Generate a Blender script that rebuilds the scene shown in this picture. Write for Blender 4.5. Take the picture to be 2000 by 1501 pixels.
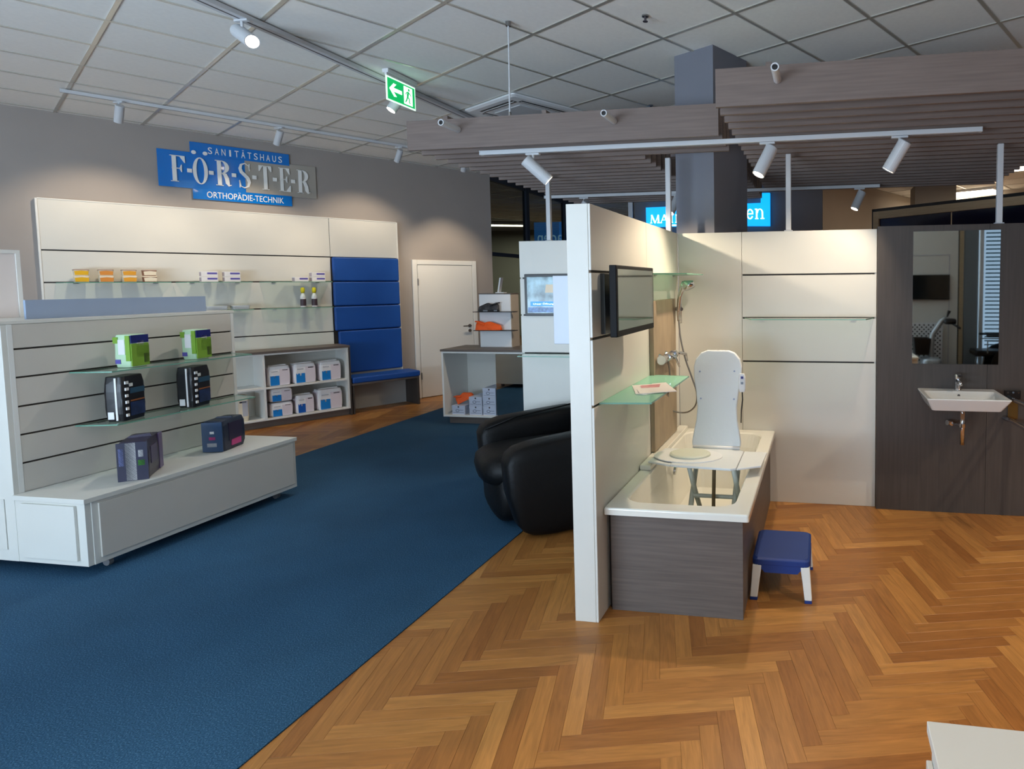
import bpy, bmesh, math, random
from mathutils import Vector, Matrix
random.seed(7)
PI = math.pi
S = bpy.context.scene
C = S.collection
for o in list(bpy.data.objects): bpy.data.objects.remove(o)

# ------------------------------------------------------------------ camera
cam_d = bpy.data.cameras.new('camera'); cam = bpy.data.objects.new('camera', cam_d); C.objects.link(cam)
YAW, PITCH, ROLL = -0.168304141, -0.063521823, -0.008901568
fw = Vector((math.sin(YAW)*math.cos(PITCH), math.cos(YAW)*math.cos(PITCH), math.sin(PITCH)))
r0 = Vector((math.cos(YAW), -math.sin(YAW), 0)); u0 = r0.cross(fw)
rt = r0*math.cos(ROLL) + u0*math.sin(ROLL); up = u0*math.cos(ROLL) - r0*math.sin(ROLL)
m = Matrix((rt, up, -fw)).transposed().to_4x4(); m.translation = Vector((0, 0, 1.65))
cam.matrix_world = m
cam_d.sensor_fit = 'HORIZONTAL'; cam_d.sensor_width = 36
cam_d.lens = 1208.89/2000*36
cam_d.shift_x = (1000-1397.37)/2000; cam_d.shift_y = (630.47-750.5)/2000
cam_d.clip_start = 0.05; cam_d.clip_end = 100
S.camera = cam

# ------------------------------------------------------------------ world, exposure, daylight
S.view_settings.view_transform = 'Standard'; S.view_settings.look = 'None'
S.view_settings.gamma = 1; S.view_settings.use_curve_mapping = False
S.view_settings.exposure = 0.75
w = bpy.data.worlds.new('sky'); S.world = w; w.use_nodes = True
bg = w.node_tree.nodes['Background']; bg.inputs[0].default_value = (0.55, 0.75, 1, 1); bg.inputs[1].default_value = 0.5

def area(name, loc, rot, sx, sy, power, col):
    l = bpy.data.lights.new(name, 'AREA'); l.shape = 'RECTANGLE'; l.size = sx; l.size_y = sy
    l.energy = power; l.color = col
    o = bpy.data.objects.new(name, l); C.objects.link(o); o.location = loc; o.rotation_euler = rot
    return o
DAY = (0.64, 0.81, 1.0)
area('daylight_fill', (-4.3, -2.72, 1.0), (PI/2+.8, 0, 0), 5.0, 1.6, 285, DAY)  # window daylight, tilted up so it also fills the ceiling
area('daylight_fill', (0.4, -2.72, 1.0), (PI/2+1.4, 0, 0), 2.2, 1.2, 75, (.85, .93, 1))  # added uplight that brightens the ceiling
def fill_spot(x, y, tx, ty, power, ang=100):        # added warm fill spots with no fixtures, out of frame
    l = bpy.data.lights.new('fill_spot', 'SPOT'); l.energy = power; l.color = (1, .82, .62); l.spot_size = math.radians(ang); l.spot_blend = .8; l.shadow_soft_size = .06
    o = bpy.data.objects.new('fill_spot', l); C.objects.link(o); o.location = (x, y, 3.2)
    o.rotation_euler = (Vector((tx, ty, 0))-Vector((x, y, 3.2))).to_track_quat('-Z', 'Y').to_euler()
fill_spot(2.3, 1.5, 1.9, 2.5, 170, 78); fill_spot(-.15, .75, -.1, 1.35, 55, 46); fill_spot(3.4, 2.6, 2.4, 3.2, 110, 90); fill_spot(-6.6, 3.0, -6.4, 3.8, 12); fill_spot(-1.7, .4, -1.6, 1.2, 60, 60)

# ------------------------------------------------------------------ materials
def srgb(h):
    def f(c): c /= 255; return c/12.92 if c <= .04045 else ((c+.055)/1.055)**2.4
    return (f(h[0]), f(h[1]), f(h[2]), 1)
MATS = {}
def mat(name, col, rough=.5, metal=0, var=0, scale=8, stretch=(1,1,1), bump=0, bscale=80, emit=0, coat=0, alpha=1, spec=.5):
    if name in MATS: return MATS[name]
    m = bpy.data.materials.new(name); m.use_nodes = True; nt = m.node_tree; b = nt.nodes['Principled BSDF']
    c = srgb(col); b.inputs['Base Color'].default_value = c; b.inputs['Roughness'].default_value = rough
    b.inputs['Metallic'].default_value = metal; b.inputs['Coat Weight'].default_value = coat
    b.inputs['Specular IOR Level'].default_value = spec
    if emit:
        b.inputs['Emission Color'].default_value = c; b.inputs['Emission Strength'].default_value = emit
    tc = nt.nodes.new('ShaderNodeTexCoord')
    mp = nt.nodes.new('ShaderNodeMapping'); nt.links.new(tc.outputs['Object'], mp.inputs[0]); mp.inputs['Scale'].default_value = stretch
    if var:
        n = nt.nodes.new('ShaderNodeTexNoise'); n.inputs['Scale'].default_value = scale; n.inputs['Detail'].default_value = 5
        nt.links.new(mp.outputs[0], n.inputs['Vector'])
        r = nt.nodes.new('ShaderNodeValToRGB'); r.color_ramp.elements[0].position = .32; r.color_ramp.elements[1].position = .68
        r.color_ramp.elements[0].color = [max(0, x*(1-var)) for x in c[:3]]+[1]
        r.color_ramp.elements[1].color = [min(1, x*(1+var)) for x in c[:3]]+[1]
        nt.links.new(n.outputs[0], r.inputs[0]); nt.links.new(r.outputs[0], b.inputs['Base Color'])
        if emit: nt.links.new(r.outputs[0], b.inputs['Emission Color'])
    if bump:
        n2 = nt.nodes.new('ShaderNodeTexNoise'); n2.inputs['Scale'].default_value = bscale; n2.inputs['Detail'].default_value = 3
        nt.links.new(mp.outputs[0], n2.inputs['Vector'])
        bp = nt.nodes.new('ShaderNodeBump'); bp.inputs['Strength'].default_value = bump; bp.inputs['Distance'].default_value = .003
        nt.links.new(n2.outputs[0], bp.inputs['Height']); nt.links.new(bp.outputs[0], b.inputs['Normal'])
    MATS[name] = m
    return m
def glassmat(name, tint, refl=1.0, rough=.02, ior=1.45):
    m = bpy.data.materials.new(name); m.use_nodes = True; nt = m.node_tree
    for n in list(nt.nodes): nt.nodes.remove(n)
    out = nt.nodes.new('ShaderNodeOutputMaterial'); mix = nt.nodes.new('ShaderNodeMixShader')
    tr = nt.nodes.new('ShaderNodeBsdfTransparent'); tr.inputs[0].default_value = tint
    gl = nt.nodes.new('ShaderNodeBsdfGlossy'); gl.inputs['Roughness'].default_value = rough
    gl.inputs[0].default_value = (refl, refl, refl, 1)
    fr = nt.nodes.new('ShaderNodeFresnel'); fr.inputs[0].default_value = ior
    geo = nt.nodes.new('ShaderNodeNewGeometry'); sb_ = nt.nodes.new('ShaderNodeMath'); sb_.operation = 'SUBTRACT'; sb_.inputs[0].default_value = 1; nt.links.new(geo.outputs['Backfacing'], sb_.inputs[1])
    ml = nt.nodes.new('ShaderNodeMath'); ml.operation = 'MULTIPLY'; nt.links.new(fr.outputs[0], ml.inputs[0]); nt.links.new(sb_.outputs[0], ml.inputs[1])
    nt.links.new(ml.outputs[0], mix.inputs[0]); nt.links.new(tr.outputs[0], mix.inputs[1]); nt.links.new(gl.outputs[0], mix.inputs[2])
    nt.links.new(mix.outputs[0], out.inputs[0]); MATS[name] = m
    return m

WHITE = mat('white_laminate', (218, 216, 208), .38, var=.015, scale=3)
WHITE_EDGE = mat('white_edge', (232, 231, 226), .35)
GROOVE = mat('dark_groove', (52, 46, 42), .6)
WALLP = mat('grey_wall_paint', (160, 152, 146), .85, var=.03, scale=2, bump=.15, bscale=220)
WALLD = mat('dark_grey_wall_paint', (106, 106, 110), .85, var=.03, scale=2)
WALLW = mat('taupe_wall_paint', (150, 138, 124), .85, var=.03, scale=2)
COLM = mat('column_paint', (118, 119, 128), .8, var=.02, scale=3)
TILE = mat('ceiling_tile', (238, 237, 232), .95, var=.02, scale=30, bump=.2, bscale=300)
TBAR = mat('ceiling_rail', (200, 197, 188), .28, .5)
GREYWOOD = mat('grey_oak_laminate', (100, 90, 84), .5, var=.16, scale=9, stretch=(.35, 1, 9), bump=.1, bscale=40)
GREYWOODV_SHADE = mat('grey_oak_upright_shaded', (68, 61, 57), .5, var=.14, scale=9, stretch=(7, 1, .3), bump=.1, bscale=40)  # darker copy of the oak: shade of the unlit mirror panel put into the colour
SLATM = mat('slat_oak_laminate', (112, 97, 90), .5, var=.13, scale=8, stretch=(.35, 1, 9))
TANWOOD = mat('tan_wood_board', (158, 140, 116), .5, var=.15, scale=9, stretch=(9, 1, .4))
PALEWOOD = mat('pale_wood_frame', (176, 156, 124), .5, var=.08, scale=9, stretch=(.5, .5, 6))
BLUEF = mat('blue_leatherette', (12, 76, 158), .55, var=.04, scale=4, bump=.25, bscale=90)
BLACKL = mat('black_leather', (6, 6, 7), .5, var=.25, scale=10, bump=.5, bscale=60, spec=.25)
BLACK = mat('black_plastic', (20, 20, 22), .35)
SCREEN = mat('dark_screen', (30, 34, 36), .08, spec=.8)
CHROME = mat('chrome', (215, 215, 218), .12, 1)
STEEL = mat('brushed_steel', (150, 148, 146), .35, 1)
WPLAST = mat('white_plastic', (228, 229, 230), .4)
LAMPW = mat('white_lamp_metal', (200, 202, 205), .45)
CERAM = mat('white_ceramic', (226, 226, 222), .12, coat=.3)
ACRYL = mat('white_tub_acrylic', (236, 234, 224), .15, coat=.4)
SIGNB = mat('sign_blue', (0, 116, 205), .18, coat=.5)
SIGNG = mat('sign_grey', (168, 162, 152), .2, coat=.5)
LETTER = mat('letter_white', (240, 240, 236), .3)
GREENE = mat('glass_green_edge', (112, 160, 140), .2)
GREYP = mat('grey_plastic', (140, 150, 164), .5)
CLEAR = glassmat('clear_glass', (.82, .90, .86, 1), 1.0); WING = glassmat('window_pane_glass', (.97, .98, .98, 1), 1.0)
GREENG = glassmat('green_tinted_glass', (.72, .93, .84, 1), 1.0)
nt_ = GREENG.node_tree; fm = nt_.nodes.new('ShaderNodeMixShader'); fd = nt_.nodes.new('ShaderNodeBsdfDiffuse'); fd.inputs[0].default_value = (.42, .80, .62, 1); fm.inputs[0].default_value = .45
ou_ = [n for n in nt_.nodes if n.type == 'OUTPUT_MATERIAL'][0]; src_ = ou_.inputs[0].links[0].from_socket
nt_.links.new(src_, fm.inputs[1]); nt_.links.new(fd.outputs[0], fm.inputs[2]); nt_.links.new(fm.outputs[0], ou_.inputs[0])
DARKG = glassmat('dark_window_glass', (.50, .54, .51, 1), 1.0, .02, 1.6)
MIRROR = mat('mirror_silver', (205, 212, 212), .02, 1)
LIT = mat('lamp_lens_lit', (255, 236, 205), .3, emit=14)
LITW = mat('luminaire_lit', (255, 240, 214), .3, emit=6)

def plankmat(name, attr):
    m = bpy.data.materials.new(name); m.use_nodes = True; nt = m.node_tree; b = nt.nodes['Principled BSDF']
    uv = nt.nodes.new('ShaderNodeUVMap'); uv.uv_map = 'grain'
    if attr:
        at = nt.nodes.new('ShaderNodeAttribute'); at.attribute_name = 'tone'; rnd = at.outputs['Fac']
    else:
        oi = nt.nodes.new('ShaderNodeObjectInfo'); rnd = oi.outputs['Random']
    comb = nt.nodes.new('ShaderNodeCombineXYZ'); mul = nt.nodes.new('ShaderNodeMath'); mul.operation = 'MULTIPLY'; mul.inputs[1].default_value = 37
    nt.links.new(rnd, mul.inputs[0]); nt.links.new(mul.outputs[0], comb.inputs[2])
    add = nt.nodes.new('ShaderNodeVectorMath'); add.operation = 'ADD'
    nt.links.new(uv.outputs[0], add.inputs[0]); nt.links.new(comb.outputs[0], add.inputs[1])
    def noise(sc, det, dist):
        mp = nt.nodes.new('ShaderNodeMapping'); mp.inputs['Scale'].default_value = sc; nt.links.new(add.outputs[0], mp.inputs[0])
        n = nt.nodes.new('ShaderNodeTexNoise'); n.inputs['Scale'].default_value = 1; n.inputs['Detail'].default_value = det; n.inputs['Distortion'].default_value = dist
        nt.links.new(mp.outputs[0], n.inputs['Vector']); return n
    a = noise((5, 70, 1), 6, 1.2); c2 = noise((2.2, 16, 1), 3, 2.5)
    base = nt.nodes.new('ShaderNodeValToRGB'); cr = base.color_ramp
    cr.elements[0].position = 0; cr.elements[0].color = srgb((144, 92, 45))
    cr.elements[1].position = 1; cr.elements[1].color = srgb((184, 130, 70))
    e = cr.elements.new(.3); e.color = srgb((156, 104, 53)); e = cr.elements.new(.75); e.color = srgb((168, 115, 59))
    nt.links.new(rnd, base.inputs[0])
    s = nt.nodes.new('ShaderNodeMath'); s.operation = 'ADD'; nt.links.new(a.outputs[0], s.inputs[0]); nt.links.new(c2.outputs[0], s.inputs[1])
    g = nt.nodes.new('ShaderNodeMapRange'); g.inputs[1].default_value = .7; g.inputs[2].default_value = 1.3; g.inputs[3].default_value = .78; g.inputs[4].default_value = 1.18
    nt.links.new(s.outputs[0], g.inputs[0])
    mx = nt.nodes.new('ShaderNodeVectorMath'); mx.operation = 'SCALE'
    nt.links.new(base.outputs[0], mx.inputs[0]); nt.links.new(g.outputs[0], mx.inputs['Scale'])
    nt.links.new(mx.outputs[0], b.inputs['Base Color'])
    b.inputs['Roughness'].default_value = .36; b.inputs['Specular IOR Level'].default_value = .35
    return m
PLANK_O = plankmat('oak_plank', False); PLANK_S = plankmat('oak_plank_far', True)

def carpetmat():
    m = bpy.data.materials.new('blue_carpet'); m.use_nodes = True; nt = m.node_tree; b = nt.nodes['Principled BSDF']
    tc = nt.nodes.new('ShaderNodeTexCoord')
    def N(s, d): 
        n = nt.nodes.new('ShaderNodeTexNoise'); n.inputs['Scale'].default_value = s; n.inputs['Detail'].default_value = d
        nt.links.new(tc.outputs['Object'], n.inputs['Vector']); return n
    a = N(170, 3); big = N(1.1, 3)
    r = nt.nodes.new('ShaderNodeValToRGB'); e = r.color_ramp.elements
    e[0].position = .3; e[0].color = srgb((30, 62, 88)); e[1].position = .78; e[1].color = srgb((88, 124, 150))
    x = e.new(.55); x.color = srgb((45, 84, 113)); nt.links.new(a.outputs[0], r.inputs[0])
    mr = nt.nodes.new('ShaderNodeMapRange'); mr.inputs[1].default_value = .3; mr.inputs[2].default_value = .7; mr.inputs[3].default_value = .82; mr.inputs[4].default_value = 1.15
    nt.links.new(big.outputs[0], mr.inputs[0])
    sc = nt.nodes.new('ShaderNodeVectorMath'); sc.operation = 'SCALE'; nt.links.new(r.outputs[0], sc.inputs[0]); nt.links.new(mr.outputs[0], sc.inputs['Scale'])
    nt.links.new(sc.outputs[0], b.inputs['Base Color']); b.inputs['Roughness'].default_value = .9
    b.inputs['Specular IOR Level'].default_value = .2
    bp = nt.nodes.new('ShaderNodeBump'); bp.inputs['Strength'].default_value = .6; bp.inputs['Distance'].default_value = .004
    nt.links.new(a.outputs[0], bp.inputs['Height']); nt.links.new(bp.outputs[0], b.inputs['Normal'])
    return m
CARPET = carpetmat()

# ------------------------------------------------------------------ mesh helpers
class MB:
    def __init__(s): s.v = []; s.f = []
    def add(s, vs, fs):
        n = len(s.v); s.v += [tuple(v) for v in vs]; s.f += [[i+n for i in f] for f in fs]; return s
    def box(s, a, b, M=None):
        x0, y0, z0 = a; x1, y1, z1 = b
        vs = [Vector(p) for p in ((x0,y0,z0),(x1,y0,z0),(x1,y1,z0),(x0,y1,z0),(x0,y0,z1),(x1,y0,z1),(x1,y1,z1),(x0,y1,z1))]
        if M is not None: vs = [M @ v for v in vs]
        return s.add(vs, [(0,3,2,1),(4,5,6,7),(0,1,5,4),(1,2,6,5),(2,3,7,6),(3,0,4,7)])
    def tube(s, pts, r, n=12, cap=True):
        pts = [Vector(p) for p in pts]; rs = r if isinstance(r, (list, tuple)) else [r]*len(pts)
        t = (pts[1]-pts[0]).normalized(); a = t.orthogonal().normalized(); rings = []
        for i, p in enumerate(pts):
            if i == 0: t = pts[1]-pts[0]
            elif i == len(pts)-1: t = pts[-1]-pts[-2]
            else: t = (pts[i+1]-pts[i]).normalized()+(pts[i]-pts[i-1]).normalized()
            t.normalize(); a = (a-t*a.dot(t)).normalized(); b = t.cross(a)
            rings.append([p+(a*math.cos(2*PI*k/n)+b*math.sin(2*PI*k/n))*rs[i] for k in range(n)])
        return s.rings(rings, cap)
    def rings(s, rings, cap=True, capend=True):
        n = len(rings[0]); vs = [v for r in rings for v in r]; fs = []
        for i in range(len(rings)-1):
            for k in range(n):
                fs.append((i*n+k, i*n+(k+1)%n, (i+1)*n+(k+1)%n, (i+1)*n+k))
        if cap: fs.append(list(range(n))[::-1])
        if cap and capend: fs.append([(len(rings)-1)*n+k for k in range(n)])
        return s.add(vs, fs)
    def prism(s, poly, z0, z1, M=None):       # poly in xy
        n = len(poly); vs = [Vector((x, y, z0)) for x, y in poly]+[Vector((x, y, z1)) for x, y in poly]
        if M is not None: vs = [M @ v for v in vs]
        return s.add(vs, [list(range(n))[::-1], list(range(n, 2*n))]+[(i, (i+1)%n, n+(i+1)%n, n+i) for i in range(n)])
    def prismy(s, poly, y0, y1):              # poly in xz, extruded along y
        n = len(poly); vs = [(x, y0, z) for x, z in poly]+[(x, y1, z) for x, z in poly]
        return s.add(vs, [list(range(n)), list(range(n, 2*n))[::-1]]+[((i+1)%n, i, n+i, n+(i+1)%n) for i in range(n)])
    def mesh(s, name, mats, smooth=False):
        me = bpy.data.meshes.new(name); me.from_pydata(s.v, [], s.f)
        if not isinstance(mats, (list, tuple)): mats = [mats]
        for m in mats: me.materials.append(m)
        bm = bmesh.new(); bm.from_mesh(me); bmesh.ops.recalc_face_normals(bm, faces=bm.faces); bm.to_mesh(me); bm.free()
        if smooth:
            for p in me.polygons: p.use_smooth = True
        return me
def B(a, b): return MB().box(a, b)
def rrect(cx, cy, hx, hy, r, n=5, z=0):
    out = []
    for qx, qy, a0 in ((1,1,0),(-1,1,PI/2),(-1,-1,PI),(1,-1,1.5*PI)):
        for k in range(n+1):
            a = a0+PI/2*k/n
            out.append(Vector((cx+qx*(hx-r)+r*math.cos(a), cy+qy*(hy-r)+r*math.sin(a), z)))
    return out
def obj(name, mb, m, parent=None, bevel=0, smooth=False, loc=None, rot=None, seg=2, subd=0):
    me = mb if isinstance(mb, bpy.types.Mesh) else mb.mesh(name, m, smooth)
    o = bpy.data.objects.new(name, me); C.objects.link(o)
    if parent is not None: o.parent = parent
    if loc: o.location = loc
    if rot: o.rotation_euler = rot
    if bevel:
        b = o.modifiers.new('bevel', 'BEVEL'); b.width = bevel; b.segments = seg; b.limit_method = 'ANGLE'; b.angle_limit = .6
        b.harden_normals = False
    if subd:
        b = o.modifiers.new('subd', 'SUBSURF'); b.levels = subd; b.render_levels = subd
    return o
def thing(name, label, cat, loc=(0,0,0), rotz=0, group=None):
    o = bpy.data.objects.new(name, None); C.objects.link(o); o.empty_display_size = .1
    o.location = loc; o.rotation_euler = (0, 0, rotz); o['label'] = label; o['category'] = cat
    if group: o['group'] = group
    return o
def tag(o, label, cat, group=None):
    o['label'] = label; o['category'] = cat
    if group: o['group'] = group
    return o
def struct(name, mb, m, **k):
    o = obj(name, mb, m, **k); o['kind'] = 'structure'; return o
def sempty(name, loc=(0,0,0), rotz=0):
    o = bpy.data.objects.new(name, None); C.objects.link(o); o.location = loc; o.rotation_euler = (0,0,rotz); o['kind'] = 'structure'; return o
def dup(root, label, loc=None, rotz=None, group=None):
    r = root.copy(); C.objects.link(r); r['label'] = label
    if loc is not None: r.location = loc
    if rotz is not None: r.rotation_euler = (0, 0, rotz)
    if group: r['group'] = group
    for ch in list(root.children):
        c = ch.copy(); C.objects.link(c); c.parent = r
        for g in ch.children:
            d = g.copy(); C.objects.link(d); d.parent = c
    return r

def text_mesh(txt, w, h, depth=.004, mirror=False):
    cu = bpy.data.curves.new('t', 'FONT'); cu.body = txt; cu.extrude = .02; cu.resolution_u = 4
    o = bpy.data.objects.new('t', cu); C.objects.link(o)
    dg = bpy.context.evaluated_depsgraph_get(); me = bpy.data.meshes.new_from_object(o.evaluated_get(dg))
    bpy.data.objects.remove(o)
    xs = [v.co.x for v in me.vertices]; ys = [v.co.y for v in me.vertices]
    x0, x1, y0, y1 = min(xs), max(xs), min(ys), max(ys)
    for v in me.vertices:
        x = (v.co.x-x0)/(x1-x0)*w; z = (v.co.y-y0)/(y1-y0)*h; y = -v.co.z/.02*depth/2
        if mirror: x = w-x
        v.co = (x, y, z)
    me.materials.clear(); return me

# ------------------------------------------------------------------ frames of reference
ANG = math.radians(60.54818)                       # direction of the left wall
WO = Vector((-7.92037573, 4.47234444, 0))          # its local origin; local x runs along it, local -y points into the room
CEIL = 3.416
GA = math.radians(-29.4518); GO = Vector((-2.56443765, 4.52830688, 0)); GT = 0.64625

# ------------------------------------------------------------------ room shell
fl = struct('floor', B((-12, -4, -.2), (6, 20, -.011)), mat('floor_screed', (84, 58, 34), .9))
ce = struct('ceiling', B((-12, -4, CEIL+.03), (6, 20, CEIL+.2)), mat('ceiling_void', (120, 120, 120), .95))
struct('wall_left', MB().box((-8.5, 0, 0), (5.51, .16, CEIL+.03)), WALLP, loc=WO, rot=(0, 0, ANG))

# oak herringbone
n_ = 7; PW = .0722; PL = n_*PW
a15 = math.radians(15); ux = Vector((math.cos(a15), math.sin(a15))); uy = Vector((-math.sin(a15), math.cos(a15)))
anchor = Vector((.32, 3.50)) - (ux*n_+uy*1)*PW
def plank_mesh(name, m):
    g = .0006; t = .0005
    x1, y1 = PL/2-g/2, PW/2-g/2
    vs = [(-x1,-y1,-.0108),(x1,-y1,-.0108),(x1,y1,-.0108),(-x1,y1,-.0108),(-x1,-y1,-t),(x1,-y1,-t),(x1,y1,-t),(-x1,y1,-t),
          (-x1+t,-y1+t,0),(x1-t,-y1+t,0),(x1-t,y1-t,0),(-x1+t,y1-t,0)]
    fs = [(0,1,5,4),(1,2,6,5),(2,3,7,6),(3,0,4,7),(4,5,9,8),(5,6,10,9),(6,7,11,10),(7,4,8,11),(8,9,10,11)]
    me = bpy.data.meshes.new(name); me.from_pydata(vs, [], fs); me.materials.append(m)
    uvl = me.uv_layers.new(name='grain')
    for lp in me.loops:
        v = me.vertices[lp.vertex_index].co; uvl.data[lp.index].uv = (v.x, v.y)
    return me
pm = plank_mesh('plank', PLANK_O)
def project(p):
    d = Vector(p)-Vector((0,0,1.65)); z = d.dot(fw)
    if z < .3: return None
    return 1397.4+1208.9*d.dot(rt)/z, 630.5-1208.9*d.dot(up)/z, z
cand = []
for k in range(-140, 140):
    for j in range(-14, 15):
        for kind in (0, 1):
            if kind == 0: cx, cy = k+n_/2+j*n_, k+.5-j*n_
            else: cx, cy = k+n_+.5+j*n_, k+1-n_/2-j*n_
            p = anchor+(ux*cx+uy*cy)*PW
            if not (-9.5 < p.x < 4.3 and -2.3 < p.y < 12.2): continue
            if -4.75 < p.x < -2.3: continue                                   # under the carpet
            d0 = (Vector((p.x, p.y, 0))-WO)
            off = d0.x*math.sin(ANG)-d0.y*math.cos(ANG)
            if off < -.2: continue
            pr = project((p.x, p.y, 0))
            vis = pr and -60 < pr[0] < 2060 and -60 < pr[1] < 1560
            hid = (-1.05 < p.x < -.4 and p.y > 3.0) or (p.x > -1.2 and p.y > 4.75) or (p.y > 7 and p.x > -4.2) or (p.x<-1.2 and p.x>-3 and p.y>4.6)
            cand.append((0 if (vis and not hid) else 1, pr[2] if pr else 99, p, kind))
cand.sort(key=lambda c: (c[0], c[1]))
far = MB(); tone = []; uvs = []
for i, (h, z, p, kind) in enumerate(cand):
    rz = a15+(PI/2 if kind else 0)+(PI if random.random() < .5 else 0)
    if h == 0 and i < 300:
        o = bpy.data.objects.new('plank', pm); C.objects.link(o); o.parent = fl; o.location = (p.x, p.y, 0); o.rotation_euler = (0, 0, rz)
    elif z < 12:
        c, s_ = math.cos(rz), math.sin(rz)
        far.add([(p.x+c*v.co.x-s_*v.co.y, p.y+s_*v.co.x+c*v.co.y, v.co.z) for v in pm.vertices], [list(q.vertices) for q in pm.polygons])
        t = random.random(); tone += [t]*len(pm.vertices); uvs += [(v.co.x, v.co.y) for v in pm.vertices]
me = bpy.data.meshes.new('far_planks'); me.from_pydata(far.v, [], far.f); me.materials.append(PLANK_S)
at = me.attributes.new('tone', 'FLOAT', 'POINT'); at.data.foreach_set('value', tone)
uvl = me.uv_layers.new(name='grain')
for lp in me.loops: uvl.data[lp.index].uv = uvs[lp.vertex_index]
o = bpy.data.objects.new('far_planks', me); C.objects.link(o); o.parent = fl; o['kind'] = 'stuff'

# carpet runner
tag(obj('carpet', B((-5.05, -2.4, 0.0002), (-1.97, 11.5, .006)), CARPET), 'broad dark blue low pile carpet strip laid across the oak floor', 'carpet')

# ceiling tiles and rails
tm = MB(); h = GT/2-.012
tm.add([(-h,-h,.004),(h,-h,.004),(h,h,.004),(-h,h,.004),(-h,-h,.028),(h,-h,.028),(h,h,.028),(-h,h,.028)], [(0,3,2,1),(0,1,5,4),(1,2,6,5),(2,3,7,6),(3,0,4,7)])
tme = tm.mesh('ceiling_tile', TILE)
ca, sa = math.cos(GA), math.sin(GA)
def gp(a, b): return Vector((GO.x+(ca*a-sa*b)*GT, GO.y+(sa*a+ca*b)*GT))
rest = MB(); cnt = 0
for a in range(-16, 16):
    for b in range(-14, 24):
        p = gp(a+.5, b+.5)
        if not (-11 < p.x < 5.4 and -3.4 < p.y < 19): continue
        d0 = Vector((p.x, p.y, 0))-WO; off = d0.x*math.sin(ANG)-d0.y*math.cos(ANG); s_al = d0.x*math.cos(ANG)+d0.y*math.sin(ANG)
        if off < -.3 and s_al < 5.3: continue
        if (a, b) == (-2, 1): pass
        pr = project((p.x, p.y, CEIL))
        if pr and -150 < pr[0] < 2150 and -120 < pr[1] < 420 and pr[2] < 11 and cnt < 300:
            o = bpy.data.objects.new('ceiling_tile', tme); C.objects.link(o); o.parent = ce
            o.location = (p.x, p.y, CEIL); o.rotation_euler = (0, 0, GA); cnt += 1
        else:
            rest.add([(p.x+ca*v.co.x-sa*v.co.y, p.y+sa*v.co.x+ca*v.co.y, CEIL+v.co.z) for v in tme.vertices], [list(q.vertices) for q in tme.polygons])
o = obj('far_ceiling_tiles', rest, TILE, ce); o['kind'] = 'stuff'
rl = MB()
for a in range(-16, 17):
    rl.box((a*GT-.012, -14*GT, CEIL-.003), (a*GT+.012, 24*GT, CEIL+.02))
for b in range(-14, 25):
    rl.box((-16*GT, b*GT-.012, CEIL-.002), (16*GT, b*GT+.012, CEIL+.019))
rm = Matrix.Rotation(GA, 4, 'Z'); rm.translation = (GO.x, GO.y, 0)
rl.v = [tuple(rm @ Vector(v)) for v in rl.v]
keep = obj('ceiling_rail', rl, TBAR, ce)

# walls behind and around
def window(name, x0, x1, z0, z1, y, th=.1, blinds=False):
    e = sempty(name, (0, y, 0))
    fr = MB(); t = .07
    n = max(1, round((x1-x0)/1.3))
    fr.box((x0, 0, z0), (x1, th, z0+t)); fr.box((x0, 0, z1-t), (x1, th, z1))
    for i in range(n+1):
        x = x0+(x1-x0-t)*i/n; fr.box((x, 0.001, z0+.001), (x+t, th-.001, z1-.001))
    obj('window_frame', fr, WPLAST, e)
    for i in range(n):
        xa = x0+(x1-x0-t)*i/n+t; xb = x0+(x1-x0-t)*(i+1)/n
        obj('pane', B((xa, .04, z0+t), (xb, .046, z1-t)), WING, e)
    return e
WF = mat('front_wall_paint', (190, 190, 188), .85)
wf = MB(); yf = -2.62
for x0, x1 in ((-12, -6.9), (-1.3, -.8), (1.6, 2.72), (3.95, 6)): wf.box((x0, yf-.16, 0), (x1, yf, CEIL+.03))
for x0, x1, z0, z1 in ((-6.9, -1.3, .15, 2.85), (-.8, 1.6, .15, 2.85), (2.72, 3.95, .1, 2.7)):
    wf.box((x0, yf-.16, 0), (x1, yf, z0)); wf.box((x0, yf-.16, z1), (x1, yf, CEIL+.03))
struct('wall_front', wf, WF)
window('window_1', -6.9, -1.3, .15, 2.85, yf-.13); window('window_2', -.8, 1.6, .15, 2.85, yf-.13); window('window_3', 2.72, 3.95, .1, 2.7, yf-.13)
struct('wall_right', B((5, -2.62, 0), (5.16, 12.1, CEIL+.03)), WALLW)
struct('wall_back', B((-3.19, 10.48, 0), (.03, 10.62, CEIL+.03)), WALLD)
struct('wall_outer', MB().box((-12, -2.6, 0), (-11.85, 19, CEIL+.03)).box((-12, 19, 0), (6, 19.15, CEIL+.03)), mat('far_wall_paint', (112, 108, 98), .85))
struct('wall_recess', MB().box((0, 0, 0), (3.88, .14, CEIL+.03)), WALLW, loc=(.035, 10.49, 0), rot=(0, 0, ANG))
struct('wall_far', MB().box((0, 0, 0), (4.2, .14, CEIL+.03)), WALLW, loc=(1.92, 13.86, 0), rot=(0, 0, GA))

# square column, turned with the ceiling grid
co = struct('column_1', B((-.38, 0, 0), (0, .438, CEIL+.03)), COLM, loc=(-.792, 4.649, 0), rot=(0, 0, math.atan2(-.179, .335)))
struct('column_2', B((-.36, -.3, 0), (.36, .3, CEIL+.03)), mat('pier_paint', (112, 106, 98), .85), loc=(2.07, 12.25, 0), rot=(0, 0, 0))

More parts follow.
